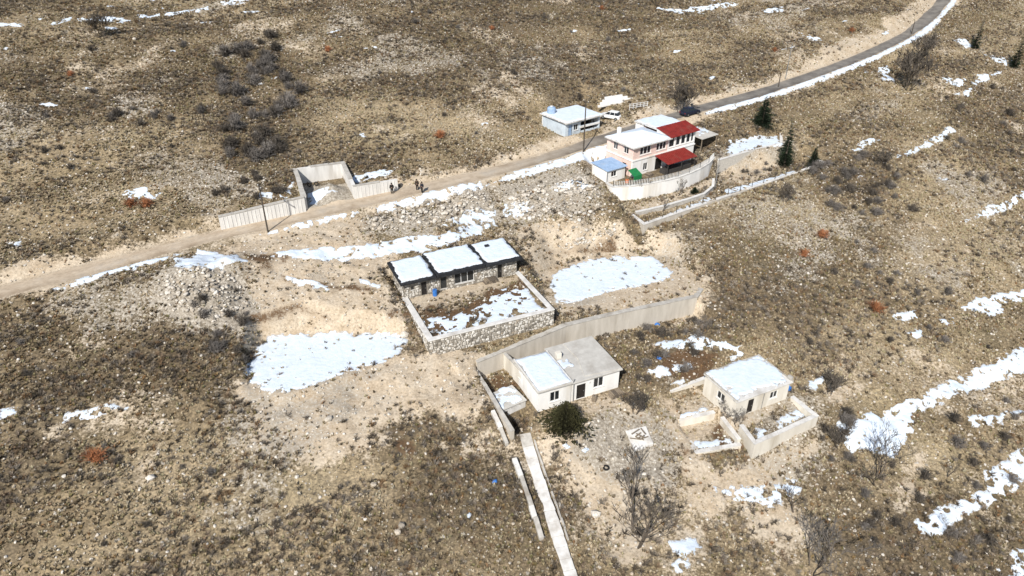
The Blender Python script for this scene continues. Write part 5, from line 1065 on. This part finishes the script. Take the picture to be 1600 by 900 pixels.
SHRUB_ZONES = [   # outline in the photograph, how many, kinds, size, label, group
    ([(335, 90), (420, 55), (480, 130), (455, 235), (375, 262), (330, 245)], 62, ('grey', 'dark', 'grey'), (1.2, 2.3), 'grey leafless shrub in the dense thicket on the upper left slope', 'thicket on the upper left slope'),
    ([(480, 20), (1000, 10), (1000, 160), (700, 230), (470, 240)], 18, ('grey', 'dark', 'grey'), (.5, 1.2), 'leafless shrub scattered on the upper slope behind the road', 'shrubs on the upper middle slope'),
    ([(0, 50), (330, 40), (320, 240), (0, 330)], 16, ('grey', 'dark'), (.5, 1.1), 'leafless shrub scattered on the upper left slope', 'shrubs on the upper left slope'),
    ([(130, 170), (200, 175), (330, 170), (330, 195), (140, 200)], 10, ('dark', 'grey'), (.8, 1.4), 'shrub in the dark row across the upper left slope', 'shrub row on the upper left slope'),
    ([(320, 290), (400, 270), (455, 285), (450, 300), (345, 325)], 11, ('dark',), (.7, 1.3), 'dark shrub growing above the ribbed concrete wall', 'shrubs above the ribbed wall'),
    ([(1255, 270), (1400, 235), (1430, 330), (1300, 350)], 32, ('grey', 'dark', 'grey'), (.7, 1.5), 'grey leafless shrub in the thicket right of the garden walls', 'thicket right of the garden walls'),
    ([(1430, 130), (1600, 130), (1600, 290), (1480, 290)], 18, ('grey', 'dark'), (.6, 1.4), 'leafless shrub on the upper right slope below the conifers', 'shrubs on the upper right slope'),
    ([(1240, 380), (1600, 360), (1600, 560), (1240, 560)], 16, ('grey', 'dark', 'grey'), (.5, 1.1), 'leafless shrub scattered over the middle right slope', 'shrubs on the middle right slope'),
    ([(300, 470), (385, 480), (390, 580), (330, 560)], 14, ('grey', 'dark'), (.6, 1.2), 'grey shrub beside the left end of the big snow field', 'shrubs left of the snow field'),
    ([(0, 490), (300, 500), (350, 880), (0, 890)], 12, ('dark', 'grey'), (.4, .8), 'low shrub scattered on the lower left slope', 'shrubs on the lower left slope'),
    ([(1270, 620), (1330, 640), (1330, 720), (1290, 720)], 10, ('dark', 'grey'), (.6, 1.2), 'twiggy shrub in the tangle right of the cream house terrace', 'tangle right of the terrace'),
    ([(1400, 640), (1600, 600), (1600, 880), (1300, 890), (1330, 780)], 22, ('dark', 'grey'), (.6, 1.2), 'leafless shrub near the snow drifts at the lower right', 'shrubs at the lower right'),
    ([(975, 520), (1090, 490), (1100, 560), (1000, 620)], 20, ('grey', 'dark'), (.6, 1.2), 'shrub on the waste ground right of the white house', 'shrubs between the lower houses'),
    ([(960, 750), (1040, 740), (1050, 860), (960, 870)], 5, ('dark',), (.5, .9), 'shrub round the foot of the forked bare tree', 'shrubs round the forked tree'),
    ([(1110, 250), (1215, 232), (1230, 262), (1130, 285)], 8, ('grey', 'dark'), (.4, .8), 'garden shrub between the walls right of the pink house', 'shrubs in the pink house garden')]
def in_zone(poly, n_, r_):
    W = survey(poly, hfast)[:, :2]; lo, hi = W.min(0), W.max(0); out = []
    while len(out) < n_:
        x, y = r_.uniform(lo[0], hi[0]), r_.uniform(lo[1], hi[1])
        if sdf(np.array([x]), np.array([y]), W)[0] < 0: out.append((x, y))
    return out
r_ = random.Random(77)
for poly, n_, kinds, (s0, s1), lab, grp in SHRUB_ZONES:
    for x, y in in_zone(poly, n_, r_):
        k = r_.choice(kinds); s = r_.uniform(s0, s1); o = mesh_obj('shrub', r_.choice(SHR[k]), None, (x, y, hz(x, y)), (0, 0, r_.uniform(0, 6.3)), (s, s, s*r_.uniform(.8, 1.2))); tag(o, lab, 'shrub', grp)
for u, v, s, lab in [(686, 215, 1.5, 'bright rusty bush above the road, alone on the upper slope'), (512, 80, 1.2, 'rusty bush high on the upper middle slope'), (768, 46, 1.0, 'small rusty bush near the top, above the shed'), (110, 118, 1.0, 'small rusty bush on the upper left slope'), (150, 718, 1.5, 'rusty bush on the lower left slope'), (205, 322, 1.4, 'rusty round bush above the road, left of two'), (228, 322, 1.5, 'rusty round bush above the road, right of two'),
                     (1283, 370, 1.4, 'rusty bush on the right slope, uppermost of three'), (1255, 400, 1.3, 'rusty bush on the right slope, middle of three'), (1368, 485, 1.6, 'rusty bush on the right slope beside small snow patches'), (1330, 50, 1.3, 'rusty bush above the climbing road'), (940, 15, 1.1, 'rusty bush at the top edge'), (1210, 80, 1.0, 'rusty bush beside the slim grey pole')]:
    p = sv(u, v); o = mesh_obj('shrub', SHR['rust'][int(u) % 3], None, p, (0, 0, u), (s, s, s)); tag(o, lab, 'shrub')

# ------------------------------------------------------------------ ground cover: dry grass, low scrub, loose stones (uncountable)
def scatter(name, P, rot, scl, meshes, label, pick=None):
    """points carrying an instance each"""
    col = bpy.data.collections.new(name+'_source')
    for k, me in enumerate(meshes): col.objects.link(bpy.data.objects.new('%s_%02d' % (name, k), me))
    me = bpy.data.meshes.new(name); me.vertices.add(len(P)); me.vertices.foreach_set('co', P.astype(np.float32).ravel())
    for nm, tp, data, key in (('turn', 'FLOAT_VECTOR', rot, 'vector'), ('size', 'FLOAT', scl, 'value')):
        a_ = me.attributes.new(nm, tp, 'POINT'); a_.data.foreach_set(key, np.asarray(data, np.float32).ravel())
    a_ = me.attributes.new('pick', 'INT', 'POINT'); a_.data.foreach_set('value', (rng.integers(0, len(meshes), len(P)) if pick is None else pick).astype(np.int32))
    o = mesh_obj(name, me); tag(o, label, kind='stuff')
    ng = bpy.data.node_groups.new(name, 'GeometryNodeTree'); ng.interface.new_socket('Geometry', in_out='INPUT', socket_type='NodeSocketGeometry'); ng.interface.new_socket('Geometry', in_out='OUTPUT', socket_type='NodeSocketGeometry')
    n, l = ng.nodes, ng.links; gi = n.new('NodeGroupInput'); go = n.new('NodeGroupOutput'); ip = n.new('GeometryNodeInstanceOnPoints'); ci = n.new('GeometryNodeCollectionInfo')
    ci.inputs['Collection'].default_value = col; ci.inputs['Separate Children'].default_value = True; ci.inputs['Reset Children'].default_value = True
    def na(nm, tp): q = n.new('GeometryNodeInputNamedAttribute'); q.data_type = tp; q.inputs['Name'].default_value = nm; return q.outputs['Attribute']
    l.new(gi.outputs[0], ip.inputs['Points']); l.new(ci.outputs[0], ip.inputs['Instance']); ip.inputs['Pick Instance'].default_value = True
    l.new(na('pick', 'INT'), ip.inputs['Instance Index']); l.new(na('turn', 'FLOAT_VECTOR'), ip.inputs['Rotation']); l.new(na('size', 'FLOAT'), ip.inputs['Scale']); l.new(ip.outputs[0], go.inputs[0])
    md = o.modifiers.new('scatter', 'NODES'); md.node_group = ng; return o
def tuft_mesh(seed, mat='straw', n_=16, r=.22, h=.3, w=.04):
    r_ = random.Random(seed); m = MB()
    for k in range(n_):
        a_ = r_.uniform(0, 6.28); b = Vector((math.cos(a_)*r_.uniform(0, .5)*r, math.sin(a_)*r_.uniform(0, .5)*r, -.03)); a2 = a_+r_.uniform(-.7, .7); t = Vector((math.cos(a2)*r*r_.uniform(.4, 1.3), math.sin(a2)*r*r_.uniform(.4, 1.3), h*r_.uniform(.35, 1.1))); s = Vector((-math.sin(a2), math.cos(a2), 0))*w; mid_ = b.lerp(t, .55)+Vector((0, 0, h*.16))
        m.add([b-s, b+s, mid_+s*.8, mid_-s*.8, t], [(0, 1, 2, 3), (3, 2, 4)])
    return m.mesh('grass_tuft', M[mat], False, False)
def scrub_mesh(seed):
    r_ = random.Random(seed); m = MB()
    for k in range(34):
        a_ = r_.uniform(0, 6.28); el = r_.uniform(.1, 1.4); d = Vector((math.cos(a_)*math.cos(el), math.sin(a_)*math.cos(el), math.sin(el)*.75))*r_.uniform(.25, .45); s = Vector((-d.y, d.x, .1)).normalized()*.022; b = d*.1
        m.add([b-s, b+s, d], [(0, 1, 2)]); e = d*.6; q = d+Vector((r_.uniform(-.14, .14), r_.uniform(-.14, .14), r_.uniform(-.02, .12))); m.add([e-s, e+s, q], [(0, 1, 2)])
    return m.mesh('low_scrub', M['scrub'], False, False)
def visible_points(n_, seed):
    """points spread evenly over the ground the photograph covers, with a margin"""
    g = np.random.default_rng(seed); x = g.uniform(-118, 165, n_); y = g.uniform(38, 228, n_); z = hfast(x, y)
    d = y*CP+(55-z)*SP; u = FPX*x/d; v = -(y*SP+(z-55)*CP)/d*FPX
    k = (np.abs(u) < 900) & (v > -520) & (v < 540); return x[k], y[k], z[k], g
FOOT = [frame_rect(STONE_O, A1, -.3, 17.3, -.5, .9), frame_rect(STONE_O, A1, 0, 17, 9.5, 16.6), frame_rect((3, 63.7), WH_A, -.3, 11.2, -1, 7.5), frame_rect((26.2, 64.75), 26, -.3, 9, -.5, 7), frame_rect(PINK_O, PINK_A, -6, 15.5, -3.2, 10.5), frame_rect((9.6, 125.2), 36, -.5, 9, -.7, 7.2), frame_rect((PA.x, PA.y), math.degrees(ang), -.2, pl+.3, -.75, .75), BAY]
def clear(x, y, z):
    ok = np.ones(x.shape, bool); d, s, _ = road_dist(x, y); ok &= d > 2.2
    for p in FOOT: ok &= sdf(x, y, p) > 0
    return ok
def slope_ok(x, y):
    e = .35; return np.abs(hfast(x+e, y)-hfast(x-e, y))+np.abs(hfast(x, y+e)-hfast(x, y-e)) < 1.9
x, y, z, g = visible_points(520000, 21)
den = .18+.82*np.clip(along(x, y, 3.5, 4, 201)*2.4-.6, 0, 1); bare = np.clip(np.maximum(np.maximum(lookup(MTg, x, y)*.88, lookup(MGg, x, y)*.88), np.maximum(lookup(MBg, x, y)*.8, lookup(SNOWMASK, x, y)*.96)), 0, 1)
k = (g.random(len(x)) < den*(1-bare)) & clear(x, y, z) & slope_ok(x, y); x, y, z = x[k], y[k], z[k]; n_ = len(x)
scatter('dry_grass', np.stack([x, y, z], 1), np.stack([g.uniform(-.2, .2, n_), g.uniform(-.2, .2, n_), g.uniform(0, 6.3, n_)], 1), g.uniform(.45, 1.15, n_), [tuft_mesh(k) for k in range(4)]+[tuft_mesh(k+9, 'pale_grass') for k in range(4)], 'dry winter grass tufts over all the slopes', g.integers(0, 4, n_)+4*(g.random(n_) < .12+.75*lookup(TNg, x, y)**1.3))
x, y, z, g = visible_points(150000, 22)
den = np.clip(along(x, y, 5, 4, 211)*2.6-.62-.8*lookup(TNg, x, y), 0, 1); bare = np.clip(np.maximum(np.maximum(lookup(MTg, x, y)*.95, lookup(MGg, x, y)*.92), np.maximum(lookup(MBg, x, y)*.85, lookup(SNOWMASK, x, y)*.97)), 0, 1)
k = (g.random(len(x)) < den*(1-bare)) & clear(x, y, z) & slope_ok(x, y); x, y, z = x[k], y[k], z[k]; n_ = len(x)
scatter('low_scrub', np.stack([x, y, z], 1), np.stack([g.uniform(-.15, .15, n_), g.uniform(-.15, .15, n_), g.uniform(0, 6.3, n_)], 1), g.uniform(.6, 1.7, n_), [scrub_mesh(50+k) for k in range(5)], 'low grey-brown scrub over the slopes')
x, y, z, g = visible_points(230000, 23)
den = .22+.5*np.clip(fbm(x, y, 6, 3, 221)*2.4-.8, 0, 1)+.65*lookup(MGg, x, y)+.22*lookup(MTg, x, y)+.3*lookup(MBg, x, y); den = np.where(lookup(SNOWMASK, x, y) > 0, .05, den)
k = (g.random(len(x)) < den) & clear(x, y, z) & slope_ok(x, y); x, y, z = x[k], y[k], z[k]; n_ = len(x); s = .07+.33*g.random(n_)**3.2
scatter('loose_stones', np.stack([x, y, z+s*.12], 1), np.stack([g.uniform(-.5, .5, n_), g.uniform(-.5, .5, n_), g.uniform(0, 6.3, n_)], 1), s*1.15, STM, 'loose pale stones strewn over the slopes')
